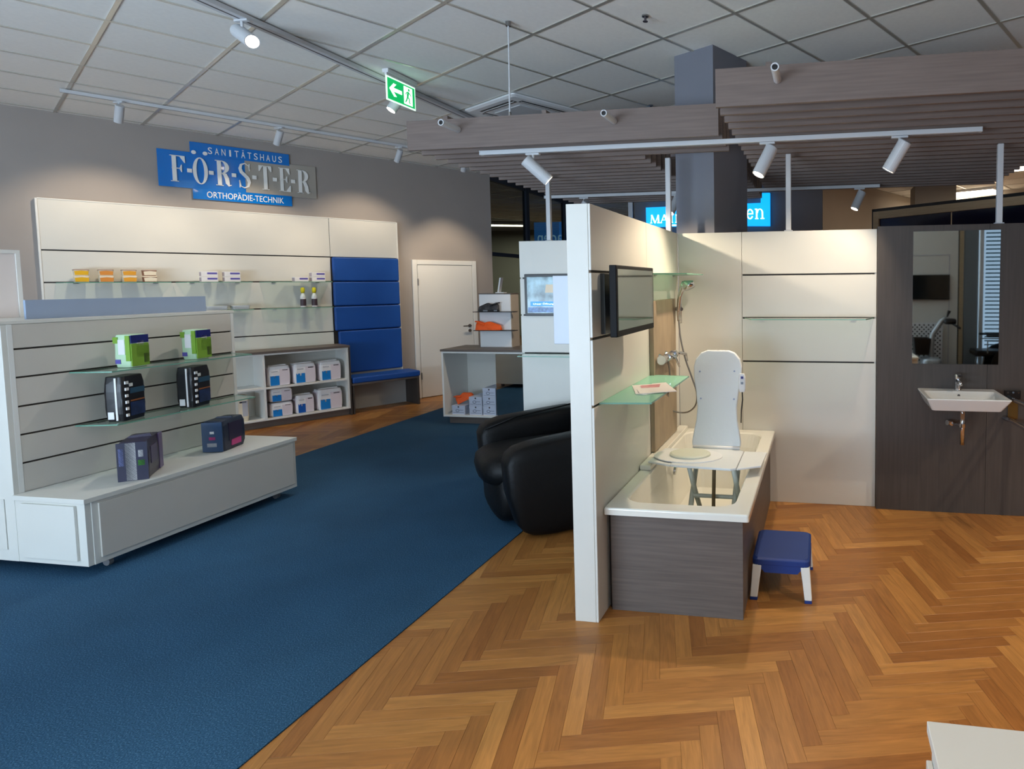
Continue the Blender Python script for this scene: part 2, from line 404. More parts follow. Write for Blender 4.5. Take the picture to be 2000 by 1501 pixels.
# glazed partition at the end of the left wall
gz = thing('glazed_partition', 'tall dark framed glass partition at the far end of the grey wall', 'glass partition', (-5.21, 9.27, 0), PI/2)
NAVY = mat('navy_frame', (26, 36, 52), .5)
f = MB(); f.box((0, 0, 0), (7.6, .06, .1)); f.box((0, 0, 3.33), (7.6, .06, 3.44)); f.box((0, 0.001, 2.13), (7.6, .059, 2.19))
obj('frame_rail', f, NAVY, gz)
for x in (1.22, 2.9, 4.6, 6.3): obj('mullion', B((x, -.01, 0.02), (x+.11, .07, 3.43)), NAVY, gz)
for xa, xb in ((.0, 1.22), (1.33, 2.9), (3.01, 4.6), (4.71, 6.3), (6.41, 7.6)):
    for za, zb in ((.1, 2.13), (2.19, 3.33)):
        obj('pane', B((xa, .025, za), (xb, .033, zb)), DARKG, gz)
bp_ = thing('white_post', 'slim white post at the left end of the dark grey far wall', 'post', (-3.26, 10.5, .0065))
obj('post_shaft', B((-.04, -.04, .012), (.04, .04, CEIL-.012)), LAMPW, bp_, bevel=.004); obj('foot_plate', B((-.07, -.07, .0), (.07, .07, .012)), LAMPW, bp_)

# door in the left wall
dr = sempty('door_1', WO, ANG)
f = MB(); f.box((4.217, -.03, 0), (4.285, 0, 2.035)); f.box((5.145, -.03, 0), (5.213, 0, 2.035)); f.box((4.285, -.0299, 1.965), (5.145, 0, 2.034))
obj('door_frame', f, WHITE_EDGE, dr, bevel=.006)
obj('door_leaf', B((4.292, -.024, .008), (5.138, -.001, 1.958)), WHITE_EDGE, dr, bevel=.003)
for z in (.28, 1.66): obj('hinge', MB().tube([(4.288, -.036, z), (4.288, -.036, z+.1)], .009, 8), STEEL, dr)
hd = MB().tube([(5.07, -.024, 1.03), (5.07, -.034, 1.03)], .026, 16).tube([(5.07, -.03, 1.03), (5.07, -.075, 1.03), (5.05, -.08, 1.03), (4.94, -.08, 1.03)], .009, 8)
obj('door_handle', hd, STEEL, dr, smooth=False)
obj('lock_rose', MB().tube([(5.07, -.024, .955), (5.07, -.036, .955)], .024, 16), STEEL, dr)

# ------------------------------------------------------------------ panel walls with grooves
def boards(parent, x0, x1, zs, m=WHITE, y=0, th=.012, gap=.014, skip=()):
    for i in range(len(zs)-1):
        if i in skip: continue
        a = zs[i]+(gap/2 if i else 0); b = zs[i+1]-(gap/2 if i < len(zs)-2 else 0)
        obj('board', B((x0, y, a), (x1, y+th, b)), m, parent, bevel=.0015, seg=1)
def glass_shelf(label, loc, rotz, wdt, dep, group=None, m=CLEAR, taper=.05):
    t = thing('glass_shelf', label, 'shelf', loc, rotz, group)
    h = .008
    poly = [(0, 0), (wdt, 0), (wdt-taper, -dep), (taper, -dep)]
    obj('glass_plate', MB().prism([(a[0]*(1-.004/max(wdt,.01))+.002, a[1]*.985-.001) for a in poly], 0.0003, h-.0003), m, t)
    e = MB(); w_ = .0025
    P = [Vector(q) for q in poly]
    for i in (1, 2, 3):
        a, b = P[i], P[(i+1) % 4]; d = (b-a).normalized(); nn = Vector((d.y, -d.x))*w_
        if (nn.dot(a-Vector((wdt/2, -dep/2)))) > 0: nn = -nn
        e.prism([tuple(a), tuple(b), tuple(b+nn), tuple(a+nn)], 0, h)
    obj('polished_edge', e, GREENE, t)
    obj('bracket', MB().box((.12, -.012, -.006), (.16, .004, 0)).box((wdt-.16, -.012, -.006), (wdt-.12, .004, 0)), STEEL, t)
    return t

# ---- left wall display unit
U = thing('wall_display_unit', 'long white grooved display panel mounted on the grey left wall', 'wall panel', WO, ANG)
obj('backing', B((.56, -.035, .0), (4.01, -.001, 2.55)), WHITE_EDGE, U)
obj('groove_liner', B((.58, -.037, .05), (3.99, -.035, 2.5)), GROOVE, U)
boards(U, .575, 3.145, [.0, .40, .74, 1.065, 1.392, 1.72, 2.042, 2.545], y=-.05)
boards(U, 3.150, 4.0, [2.048, 2.545], y=-.05)
boards(U, 3.150, 4.0, [0.0, .50], y=-.05)
e = MB(); e.box((.56, -.055, 0), (.575, -.035, 2.55)); e.box((4.0, -.055, 0), (4.015, -.035, 2.55)); e.box((.575, -.055, 2.545), (4.0, -.035, 2.555))
obj('edge_trim', e, WHITE_EDGE, U)
for i, (a, b) in enumerate(((.502, 1.066), (1.074, 1.392), (1.40, 1.718), (1.726, 2.04))):
    tag(obj('back_cushion', B((3.155 if i else 3.19, -.105, a), (3.995, -.051, b)), BLUEF, bevel=.018, seg=4, loc=WO, rot=(0, 0, ANG)),
        ['tall lowest blue padded cushion behind the bench', 'blue padded cushion just above the tall one over the bench', 'blue padded cushion second from the top over the bench', 'topmost blue padded cushion on the white wall panel'][i], 'cushion', 'blue back cushions over the bench')
def wl(s, off, z): 
    v = Matrix.Rotation(ANG, 3, 'Z') @ Vector((s, -off, 0)); return (WO.x+v.x, WO.y+v.y, z)
gsl = 'glass shelves on the left wall panel'
for s0, s1, z, lab in ((.66, 1.55, 1.712, 'upper left glass shelf on the wall panel carrying yellow tubs'), (1.58, 2.28, 1.712, 'upper middle glass shelf on the wall panel with two pairs of white boxes'), (2.36, 3.12, 1.712, 'upper right glass shelf on the wall panel beside the blue cushions'),
                       (.66, 1.5, 1.39, 'lower left glass shelf on the wall panel mostly behind the display island'), (1.58, 2.28, 1.39, 'lower middle glass shelf on the wall panel holding white trays'), (2.36, 3.12, 1.39, 'lower right glass shelf on the wall panel with yellow capped bottles')):
    glass_shelf(lab, wl(s0, .05, z), ANG, s1-s0, .25, gsl)

# tubs and boxes on the upper shelf (z = 1.72)
YL = [mat('pack_yellow', (232, 178, 32), .4), mat('pack_orange', (220, 142, 60), .4), mat('pack_amber', (228, 160, 50), .4), mat('pack_brown', (150, 96, 70), .4)]
CREAM = mat('pack_cream', (236, 222, 196), .45); PURP = mat('pack_purple', (96, 88, 170), .45); PGREY = mat('pack_grey_lilac', (168, 158, 170), .45)
WPACK = mat('pack_white', (238, 236, 236), .4); BLUEP = mat('pack_blue', (20, 130, 210), .4)
z1 = 1.7205
words = ['leftmost', 'second from left', 'third from left', 'fourth from left']
tub_geo = [(.775, 0, 'yellow'), (.955, 1, 'orange'), (1.13, 2, 'amber'), (1.29, 3, 'brown and cream')]
for (s, c, cn), wd in zip(tub_geo, words):
    for lv in (0, 1):
        t = thing('food_tub', f'{cn} {"lower" if lv == 0 else "upper"} tub of the {wd} stack on upper glass shelf', 'tub', wl(s, .16+(.01 if lv else .02), z1+lv*.067), ANG, 'small yellow and orange tubs on the wall shelf')
        obj('tub_body', MB().rings([rrect(.055, 0, .05, .05, .012, 3, 0), rrect(.055, 0, .055, .055, .012, 3, .052)]), CREAM if c != 3 else YL[3], t)
        obj('printed_sleeve', MB().prismy([(.008, .006), (.102, .006), (.106, .044), (.08, .047), (.055, .05), (.03, .047), (.004, .044)], -.0575, -.052), YL[c] if not (c == 3) else CREAM, t)
        obj('lid', MB().rings([rrect(.055, 0, .057, .057, .012, 3, .052), rrect(.055, 0, .057, .057, .012, 3, .061), rrect(.055, 0, .052, .052, .01, 3, .064)]), mat('lid_taupe', (176, 150, 134), .4) if lv else CREAM, t)
def whitebox(s, lv, label, off=.17, w=.15, h=.058, z=z1, grp='white and purple cartons on the wall shelf'):
    t = thing('carton', label, 'box', wl(s, off, z+lv*(h+.002)), ANG, grp)
    obj('carton_body', B((0, -.05, 0), (w, .05, h)), WPACK, t, bevel=.002, seg=1)
    obj('purple_print', B((w*.35, -.0512, h*.45), (w*.95, -.05, h*.8)), PURP, t)
    obj('grey_side', B((-.0008, -.045, .008), (0, .045, h-.008)), PGREY, t)
    return t
for s, wd in ((1.775, 'left'), (1.985, 'right')):
    for lv in (0, 1): whitebox(s, lv, f'{"lower" if lv == 0 else "upper"} white carton of the {wd} pair on the middle glass shelf')
whitebox(2.68, 0, 'single white carton left of the pair next to the blue cushions')
for lv in (0, 1): whitebox(2.87, lv, f'{"lower" if lv == 0 else "upper"} white carton of the pair closest to the blue cushions')
z2 = 1.3985
for i, (s, wd) in enumerate(((2.775, 'left'), (2.90, 'right'))):
    t = thing('spray_bottle', f'{wd} small white bottle with yellow cap and dark label on lower glass shelf', 'bottle', wl(s, .17, z2), ANG, 'yellow capped bottles')
    obj('bottle_body', MB().tube([(0, 0, 0), (0, 0, .005), (0, 0, .13), (0, 0, .165), (0, 0, .18)], [.028, .031, .031, .02, .012], 16), WPACK, t, smooth=True)
    obj('dark_label', MB().tube([(0, 0, .02), (0, 0, .105)], .0317, 16, cap=False), mat('label_dark', (66, 52, 60), .5), t, smooth=True)
    obj('yellow_cap', MB().tube([(0, 0, .18), (0, 0, .2), (0, 0, .24), (0, 0, .25)], [.018, .024, .022, .01], 12), mat('cap_yellow', (226, 206, 20), .4), t, smooth=True)
for i, (s, w_, wd) in enumerate(((1.8, .2, 'left'), (2.04, .17, 'right'))):
    t = thing('white_tray', f'{wd} shallow white tray stack on the lower middle glass shelf', 'tray', wl(s, .17, z2), ANG, 'white trays on the wall shelf')
    for k in range(2):
        rg = [rrect(w_/2, 0, w_/2-.012, .06, .01, 3, .001+k*.024), rrect(w_/2, 0, w_/2, .07, .012, 3, .022+k*.024), rrect(w_/2, 0, w_/2-.006, .064, .012, 3, .022+k*.024), rrect(w_/2, 0, w_/2-.016, .055, .01, 3, .006+k*.024)]
        obj('tray_shell', MB().rings(rg), WPLAST, t)

# cabinet under the wall unit
K = thing('shelf_cabinet', 'low white open shelf cabinet with grey oak top along left wall', 'cabinet', WO, ANG)
c0, c1, cf, cb_ = .60, 3.165, -.44, -.056
obj('oak_top', B((c0-.01, cf-.012, .875), (c1+.02, cb_, .903)), GREYWOOD, K, bevel=.002)
obj('plinth', B((c0, cf+.05, 0), (c1, cb_, .085)), GREYWOOD, K)
obj('bottom_board', B((c0, cf, .085), (c1, cb_-.002, .105)), WHITE_EDGE, K, bevel=.001, seg=1)
obj('back_board', B((c0, cb_-.01, .105), (c1, cb_-.002, .855)), WHITE, K)
obj('top_board', B((c0, cf, .855), (c1, cb_-.002, .875)), WHITE_EDGE, K)
for x in (c0, 1.42, 2.245, c1-.02): obj('upright', B((x, cf+.0005, .1055), (x+.02, cb_-.0105, .8545)), WHITE_EDGE, K)
for xa, xb in ((c0+.021, 1.419), (1.441, 2.244), (2.266, c1-.021)): obj('shelf_board', B((xa, cf+.001, .455), (xb, cb_-.011, .475)), WHITE_EDGE, K)
obj('oak_side', B((c1+.001, cf-.01, .0), (c1+.019, cb_, .874)), GREYWOODV_SHADE, K)

def pack(name, label, cat, loc, rotz, w, d, h, body, patches=(), group=None, puff=.012, top=None, seed=0, flat=False):
    """soft foil pack: superelliptic puffed block with printed fields lying on its faces"""
    rnd = random.Random(seed); t = thing(name, label, cat, loc, rotz, group)
    n = 6; g = MB(); rings = []
    for i in range(n+1):
        f_ = i/n; e = 1-.10*abs(2*f_-1)**4
        rings.append([v+Vector((rnd.uniform(-.0015, .0015), rnd.uniform(-.0015, .0015), 0)) for v in rrect(0, 0, w/2*e, d/2*e, min(w, d)*.16, 3, h*f_)])
    g.rings(rings); obj('wrapping', g, body, t, smooth=False, bevel=.003, seg=1)
    if top: obj('top_seal', MB().prismy([(-w*.42, h), (w*.42, h), (w*.38, h+top), (-w*.3, h+top*.7)], -.004, .004), body, t)
    for nm, face, a0, b0, a1, b1, pm_ in patches:
        e = .0025; q = .06
        if face == 'f': mb = B((w*(a0-.5), -d/2-e, h*b0), (w*(a1-.5), -d/2+.004, h*b1))
        elif face == 'l': mb = B((-w/2-e, d*(.5-a1), h*b0), (-w/2+.004, d*(.5-a0), h*b1))
        elif face == 'r': mb = B((w/2-.004, d*(a0-.5), h*b0), (w/2+e, d*(a1-.5), h*b1))
        obj(nm, mb, pm_, t)
    return t
PPK = mat('pack_pale_pink', (230, 219, 226), .45); PGD = mat('print_dark_grey', (70, 66, 72), .5); DBLUE = mat('pack_deep_blue', (10, 90, 180), .4)
LGR = mat('pack_pale_grey', (190, 190, 196), .5)
def incont(label, s, z, w, h, seed, off=.30, dblue=False):
    bl = DBLUE if dblue else BLUEP
    return pack('hygiene_pack', label, 'pack', wl(s+w/2, off, z), ANG, w, .2, h, WPACK,
         (('blue_field', 'f', .10, .04, .48, .52, bl), ('white_notch', 'f', .26, .40, .32, .525, WPACK), ('white_notch', 'f', .13, .47, .18, .525, WPACK), ('pink_field', 'f', .5, .04, .93, .85, PPK), ('grey_lines', 'f', .14, .72, .42, .77, LGR),
          ('dark_word', 'f', .62, .76, .86, .82, PGD), ('pink_side', 'l', .1, .06, .9, .9, PPK)), 'white and blue hygiene packs in the open cabinet', top=.012, seed=seed)
incont('left white and blue pack on the upper cabinet shelf', 2.30, .476, .235, .235, 1)
incont('middle white and blue pack on the upper cabinet shelf', 2.565, .476, .245, .238, 2)
incont('right white and blue pack on the upper cabinet shelf', 2.845, .476, .25, .235, 3)
incont('bottom white and blue pack of the stack on the lower cabinet shelf', 2.31, .106, .235, .165, 4)
incont('top white and blue pack of the stack on the lower cabinet shelf', 2.31, .286, .235, .155, 5)
incont('deep blue fronted pack in the middle of the lower cabinet shelf', 2.575, .106, .2, .22, 6, dblue=True)
incont('wide white and blue pack at the right end of the lower cabinet shelf', 2.81, .106, .285, .255, 7)
pack('hygiene_pack', 'narrow cream pack standing in the left lower bay of the cabinet', 'pack', wl(2.04, .3, .106), ANG, .13, .18, .3, CREAM, (('grey_lines', 'f', .5, .2, .9, .8, LGR), ('dark_word', 'f', .3, .72, .8, .78, PGD)), seed=8)

# bench
Bn = thing('bench', 'low grey oak bench under the blue wall cushions', 'bench', WO, ANG)
obj('seat_board', B((3.19, -.445, .372), (4.06, -.056, .398)), GREYWOOD, Bn, bevel=.002)
obj('side_panel', B((4.035, -.44, 0), (4.06, -.058, .3718)), GREYWOODV_SHADE, Bn, bevel=.001, seg=1)
obj('inner_panel', B((3.2, -.44, 0), (3.22, -.058, .3718)), GREYWOODV_SHADE, Bn)
obj('back_panel', B((3.221, -.075, 0), (4.034, -.057, .3715)), mat('light_grey_board', (176, 174, 170), .5), Bn)
tag(obj('seat_cushion', B((3.2, -.455, .3985), (4.075, -.108, .478)), BLUEF, bevel=.02, seg=4, loc=WO, rot=(0, 0, ANG)), 'long flat blue seat cushion lying on the grey bench', 'cushion')

# shop sign on the wall -----------------------------------------------------
def disc(cx, cz, rx, rz, n=28): return [(cx+rx*math.cos(2*PI*k/n), cz+rz*math.sin(2*PI*k/n)) for k in range(n)]
def ringshape(mb, cx, cz, rx, rz, ix, iz, y0, y1, a0=0, a1=2*PI, n=28):
    full = abs(a1-a0-2*PI) < 1e-6
    A = []
    for k in range(n+1):
        a = a0+(a1-a0)*k/n; A.append(((cx+rx*math.cos(a), cz+rz*math.sin(a)), (cx+ix*math.cos(a), cz+iz*math.sin(a))))
    for k in range(n):
        o1, i1 = A[k]; o2, i2 = A[k+1]; mb.prismy([o1, o2, i2, i1], y0, y1)
def stroke(mb, pts, ws, y0, y1):
    P = [Vector(p) for p in pts]; L = []; R = []
    for i, p in enumerate(P):
        t = (P[min(i+1, len(P)-1)]-P[max(i-1, 0)]).normalized(); nrm = Vector((-t.y, t.x))*ws[i]/2
        L.append(p+nrm); R.append(p-nrm)
    for i in range(len(P)-1): mb.prismy([tuple(L[i]), tuple(L[i+1]), tuple(R[i+1]), tuple(R[i])], y0, y1)
def rect(mb, x0, z0, x1, z1, y0, y1): mb.box((x0, y0, z0), (x1, y1, z1))
def glyph(ch, w, h, y0=-.01, y1=0):
    """high-contrast condensed serif capitals in a w x h cell"""
    m = MB(); st = w*.27; th = h*.028
    def serif(xc, z, ww): rect(m, xc-ww/2, z-th/2 if z else 0, xc+ww/2, (z+th/2) if z else th, y0, y1)
    if ch in 'FE':
        rect(m, w*.12, 0, w*.12+st, h, y0, y1); rect(m, 0, h-th, w*.95, h, y0, y1); rect(m, 0, 0, w*.5 if ch == 'F' else w, th, y0, y1)
        rect(m, w*.1, h*.5, w*.7, h*.5+th, y0, y1)
        m.prismy([(w*.70, h*.38), (w*.74, h*.38), (w*.74, h*.66), (w*.70, h*.66), (w*.58, h*.51)], y0, y1)
        m.prismy([(w*.62, h-th), (w*.95, h-th), (w*.97, h*.74), (w*.92, h*.74)], y0, y1)
        if ch == 'E': m.prismy([(w*.62, th), (w, th), (w*1.03, h*.27), (w*.97, h*.27)], y0, y1)
    elif ch == 'T':
        rect(m, w*.5-st/2, 0, w*.5+st/2, h, y0, y1); rect(m, 0, h-th, w, h, y0, y1); rect(m, w*.22, 0, w*.78, th, y0, y1)
        m.prismy([(0, h), (w*.3, h-th), (w*.06, h*.76), (0, h*.76)], y0, y1); m.prismy([(w, h), (w*.7, h-th), (w*.94, h*.76), (w, h*.76)], y0, y1)
    elif ch == 'O':
        ringshape(m, w*.5, h*.5, w*.5, h*.52, w*.26, h*.485, y0, y1)
        for x in (.12, .88): m.prismy(disc(w*x, h*1.2, w*.16, h*.075, 14), y0, y1)
    elif ch == 'R':
        rect(m, w*.12, 0, w*.12+st, h, y0, y1); rect(m, 0, 0, w*.5, th, y0, y1); rect(m, 0, h-th, w*.45, h, y0, y1)
        ringshape(m, w*.42, h*.745, w*.5, h*.255, w*.22, h*.225, y0, y1, -PI/2, PI/2, 16)
        rect(m, w*.3, h*.49, w*.5, h*.49+th, y0, y1)
        stroke(m, [(w*.45, h*.5), (w*.62, h*.46), (w*.74, h*.3), (w*.78, h*.12), (w*.88, h*.02), (w*1.04, h*.06)], [w*.1, w*.26, w*.28, w*.27, w*.14, w*.04], y0, y1)
    elif ch == 'S':
        pts = [(.9, .74), (.86, .9), (.55, 1.0), (.25, .93), (.16, .78), (.25, .63), (.5, .52), (.74, .4), (.84, .24), (.74, .07), (.45, 0), (.16, .06), (.08, .26)]
        ws = [.1, .07, .09, .18, .24, .28, .3, .28, .24, .17, .09, .07, .1]
        stroke(m, [(a*w, b*h) for a, b in pts], [x*w for x in ws], y0, y1)
        rect(m, w*.86, h*.7, w*.93, h*.99, y0, y1); rect(m, w*.05, 0, w*.12, h*.3, y0, y1)
    return m
SG = thing('shop_sign', 'blue and grey glossy shop sign on the left wall above the display panel', 'sign', WO, ANG)
def spanel(nm, s0, s1, za, zb, m, y=-.018): return obj(nm, B((s0, y-.006, za), (s1, y, zb)), m, SG, bevel=.001, seg=1)
spanel('top_band', 1.78, 2.745, 3.165, 3.305, SIGNB); spanel('bottom_band', 1.785, 2.755, 2.665, 2.79, SIGNB)
spanel('left_field', 1.495, 2.285, 2.78, 3.185, SIGNB, -.0125); spanel('right_field', 2.286, 3.035, 2.785, 3.19, SIGNG, -.0125)
obj('spacer', MB().box((1.9, -.012, 2.8), (1.95, 0, 3.1)).box((2.9, -.012, 2.85), (2.95, 0, 3.1)).box((2.4, -.017, 2.7), (2.45, 0, 2.75)).box((2.4, -.017, 3.2), (2.45, 0, 3.28)), STEEL, SG)
for s, wc, ch in ((1.60, .135, 'F'), (1.795, .135, 'O'), (2.00, .14, 'R'), (2.215, .125, 'S'), (2.42, .13, 'T'), (2.625, .12, 'E'), (2.82, .135, 'R')):
    g = glyph(ch, wc, .29); g.v = [(v[0]+s, v[1]-.022, v[2]+2.84) for v in g.v]; obj('letter', g, LETTER, SG)
for s in (1.745, 1.94, 2.152, 2.352, 2.562, 2.755): obj('hyphen', B((s, -.032, 2.955), (s+.042, -.0225, 2.998)), LETTER, SG)
def stext(txt, s0, s1, za, zb, y=-.026, spaced=False):
    x = s0; adv = (s1-s0)/len(txt)
    if spaced:
        for i, chh in enumerate(txt):
            me = text_mesh(chh, adv*(.25 if chh == 'I' else .6), (zb-za)*(1.25 if chh == 'Ä' else 1)); me.materials.append(LETTER)
            obj('letter', me, None, SG, loc=(s0+adv*i+adv*(.37 if chh == 'I' else .2), y, za))
    else:
        me = text_mesh(txt, s1-s0, (zb-za)*1.2); me.materials.append(LETTER); obj('lettering', me, None, SG, loc=(s0, y, za))
stext('SANITÄTSHAUS', 1.93, 2.68, 3.19, 3.265, spaced=True)
stext('ORTHOPÄDIE-TECHNIK', 1.91, 2.665, 2.69, 2.762)

# ------------------------------------------------------------------ display island
I = thing('display_island', 'white double sided display island on castors standing on the blue carpet', 'display unit', (-4.61, 2.82, .006), PI/2)
BEIGE = mat('island_laminate', (206, 200, 190), .42, var=.01)
obj('base_box', B((.0, -.50, .062), (1.395, .0, .43)), WHITE, I, bevel=.002)
obj('drawer_front', B((.03, -.512, .095), (1.365, -.501, .415)), BEIGE, I, bevel=.002)
obj('ledge_board', B((-.045, -.515, .431), (1.4, -.002, .459)), WHITE, I, bevel=.002)
obj('side_panel', B((-.045, -.44, .095), (-.03, -.06, .415)), WHITE, I, bevel=.002)
obj('side_frame', B((-.03, -.495, .062), (-.0005, 0, .4305)), WHITE, I, bevel=.002)
obj('body', B((0, .013, .062), (1.395, .62, 1.445)), WHITE, I, bevel=.002)
obj('groove_liner', B((.02, .0122, .47), (1.375, .0129, 1.43)), GROOVE, I)
boards(I, .02, 1.365, [.459, .629, .797, .964, 1.134, 1.300, 1.445], m=BEIGE, gap=.011)
obj('edge_strip', B((1.366, -.0, .459), (1.39, .012, 1.445)), WHITE_EDGE, I); obj('edge_strip', B((-.005, -.001, .459), (.019, .012, 1.445)), WHITE_EDGE, I)
obj('end_panel', B((-.032, .0, .062), (-.001, .62, 1.445)), WHITE, I, bevel=.002)
obj('end_inset', B((-.038, .07, .13), (-.033, .55, .43)), WHITE, I, bevel=.001, seg=1)
obj('top_board', B((-.035, -.003, 1.4455), (1.397, .625, 1.466)), WHITE, I, bevel=.002)
for x, y in ((.12, -.42), (1.28, -.42), (.12, .5), (1.28, .5)):
    obj('castor', MB().tube([(x-.012, y, .026), (x+.012, y, .026)], .0255, 14).box((x-.018, y-.02, .045), (x+.018, y+.02, .062)), mat('castor_grey', (110, 110, 112), .5), I)
tag(obj('screen_strip', B((-4.735, 2.98, 1.4725), (-4.72, 4.09, 1.588)), mat('blue_grey_acrylic', (150, 166, 190), .5)), 'low blue grey screen strip standing along the island top', 'screen')
P = thing('display_board', 'white framed board standing on the left end of the island top', 'board', (-5.15, 2.84, 1.4725), PI/2)
obj('board_panel', B((0, 0, 0), (.40, .025, .435)), mat('pinkish_white', (230, 220, 215), .5), P, bevel=.002)
fr = MB(); fr.box((0, -.006, .412), (.40, 0, .435)); fr.box((.378, -.006, 0), (.40, 0, .412)); obj('rim', fr, WHITE_EDGE, P)
glass_shelf('upper glass shelf on the display island with green packs', (-4.61, 3.10, 1.128), PI/2, 1.09, .24, taper=.06)
glass_shelf('lower glass shelf on the display island with black packs', (-4.61, 3.11, .79), PI/2, 1.09, .24, taper=.06)
GRN = mat('pack_green', (128, 172, 58), .4); PGRN = mat('pack_pale_green', (196, 226, 190), .45); NAVB = mat('pack_navy', (26, 38, 112), .4); OLV = mat('pack_olive', (112, 140, 84), .5, var=.3, scale=25)
BLKP = mat('pack_black', (22, 20, 24), .35); PINKP = mat('pack_magenta', (200, 62, 130), .4); MAUVE = mat('pack_mauve', (104, 88, 130), .35); TEALN = mat('pack_slate_blue', (44, 70, 104), .35); SMOKE = mat('pack_smoky', (48, 38, 62), .3)
for y, rz, lab, sd in ((3.37, .15, 'left green and white pack with dark blue top on the island glass shelf', 11), (3.80, .15, 'right green and white pack with dark blue top on the island glass shelf', 12)):
    pack('hygiene_pack', lab, 'pack', (-4.49, y, 1.1365), rz, .115, .13, .215, PGRN,
         (('green_field', 'r', .03, .04, .97, .72, GRN), ('photo_patch', 'r', .3, .3, .98, .66, OLV), ('dark_photo', 'r', .68, .12, .96, .4, PGD), ('navy_band', 'r', .03, .74, .97, .98, NAVB), ('white_badge', 'r', .35, .66, .7, .8, WPACK), ('green_stripe', 'f', .02, .74, .28, .93, GRN), ('green_stripe', 'f', .72, .2, .97, .97, GRN), ('white_print', 'f', .3, .4, .68, .85, WPACK), ('blue_badge', 'f', .1, .12, .4, .25, PURP)),
         'green hygiene packs on the island', seed=sd)
for y, rz, lab, sd in ((3.31, .3, 'left black pack with white side stripe on the island glass shelf', 13), (3.76, .3, 'right black pack with white side stripe on the island glass shelf', 14)):
    t = pack('hygiene_pack', lab, 'pack', (-4.485, y, .7985), rz, .115, .19, .29, BLKP,
         (('white_stripe', 'f', .60, .03, .69, .97, WPACK), ('barcode_patch', 'f', .2, .06, .5, .22, WPACK), ('dark_blue_photo', 'r', .3, .1, .9, .4, mat('pack_night_blue', (30, 50, 92), .4, var=.4, scale=20)), ('blue_band', 'r', .3, .6, .92, .72, mat('pack_petrol', (44, 80, 104), .4)), ('orange_line', 'r', .3, .42, .9, .45, mat('pack_copper', (150, 90, 50), .4)), ('white_swirl', 'r', .28, .76, .42, .83, WPACK)),
         'black hygiene packs on the island', seed=sd)
    for k in range(6): obj('white_symbol', B((.0625-.003, -.082, .03+k*.042), (.0655, -.062+(.006 if k > 3 else 0), .048+k*.042)), WPACK, t)
pack('hygiene_pack', 'purple black pack with broad white stripe and green mark on the island ledge', 'pack', (-4.29, 3.23, .4655), .68, .145, .31, .24, SMOKE,
     (('navy_face', 'f', .0, .0, 1, .99, mat('pack_ink', (22, 20, 52), .4)), ('white_stripe', 'f', .28, .01, .62, .985, WPACK), ('green_mark', 'f', .68, .38, .9, .52, mat('pack_bright_green', (90, 190, 40), .4)), ('white_mark', 'f', .7, .6, .86, .78, WPACK), ('lilac_lines', 'f', .06, .4, .22, .85, mat('pack_lilac', (150, 160, 220), .4)), ('mauve_band', 'r', .75, .03, 1, .99, MAUVE), ('grey_print', 'r', .2, .35, .6, .8, mat('pack_soft_grey', (90, 80, 110), .4))), seed=15, top=.02)
pack('hygiene_pack', 'dark slate pack with pink print on the right of the island ledge', 'pack', (-4.36, 3.86, .4655), .3, .14, .27, .225, mat('pack_midnight', (34, 42, 62), .35),
     (('slate_face', 'f', .02, .02, .98, .97, TEALN), ('white_mark', 'f', .4, .6, .6, .68, WPACK), ('pink_mark', 'f', .35, .4, .65, .5, PINKP), ('white_lines', 'f', .25, .18, .7, .3, LGR), ('smoke_window', 'r', .25, .3, .8, .88, SMOKE), ('pink_field', 'r', .35, .12, .75, .32, PINKP)), seed=16, top=.015)

# ------------------------------------------------------------------ bath cubicle
XP = -1.066
Pt = thing('partition_wall', 'white free-standing partition with grooved face beside the bathtub', 'partition', (XP, 2.79, 0), PI/2)   # local x = +y, local -y = +x
obj('core', B((0, .013, 0), (1.808, .12, 2.03)), WHITE, Pt, bevel=.002)
obj('groove_liner', B((.03, .0122, .6), (.95, .0129, 1.9)), GROOVE, Pt)
boards(Pt, .0, .945, [.0, 1.066, 1.392, 1.712, 2.03], gap=.013)
obj('board', B((.949, 0, 0), (1.808, .012, 2.03)), WHITE, Pt, bevel=.0015, seg=1)
Bw = thing('back_partition', 'white grooved back wall of the bathroom display behind the tub', 'partition', (-1.064, 4.60, 0))
obj('core', B((0, .012, 0), (1.464, .04, 2.03)), WHITE, Bw)
obj('groove_liner', B((.49, .0112, .6), (1.45, .0119, 1.9)), GROOVE, Bw)
obj('board', B((0.0, 0, 0), (.484, .011, 2.03)), WHITE, Bw, bevel=.0015, seg=1)
boards(Bw, .487, 1.462, [.0, 1.066, 1.392, 1.712, 2.03], gap=.012, th=.011)
glass_shelf('frosted green glass shelf on the partition holding a brochure', (XP, 2.86, 1.066), PI/2, .94, .255, m=GREENG, taper=.03)
glass_shelf('small high glass shelf on the partition above the shower', (XP, 3.78, 1.712), PI/2, .80, .22, m=GREENG, taper=.12)
glass_shelf('wide empty glass shelf on the back wall of the bathroom display', (-.56, 4.60, 1.388), 0, .94, .21, taper=.07)
gp_ = thing('oak_wall_panel', 'tall grey oak panel carrying the mirror and washbasin', 'wall panel', (.402, 4.555, 0))
for i in range(2): obj('oak_board', B((i*.75, 0, 0), (i*.75+.7485, .05, 2.045)), GREYWOODV_SHADE, gp_, bevel=.001, seg=1)
obj('backing_frame', B((.02, .051, 0), (1.48, .09, 2.03)), BLACK, gp_)
mi = thing('wall_mirror', 'tall frameless mirror hung on the grey oak panel above the basin', 'mirror', (.643, 4.5505, 1.07))
obj('mirror_glass', B((0, 0, 0), (.578, .004, .932)), MIRROR, mi)
obj('backing', B((.01, .0041, .01), (.568, .0045, .92)), BLACK, mi)

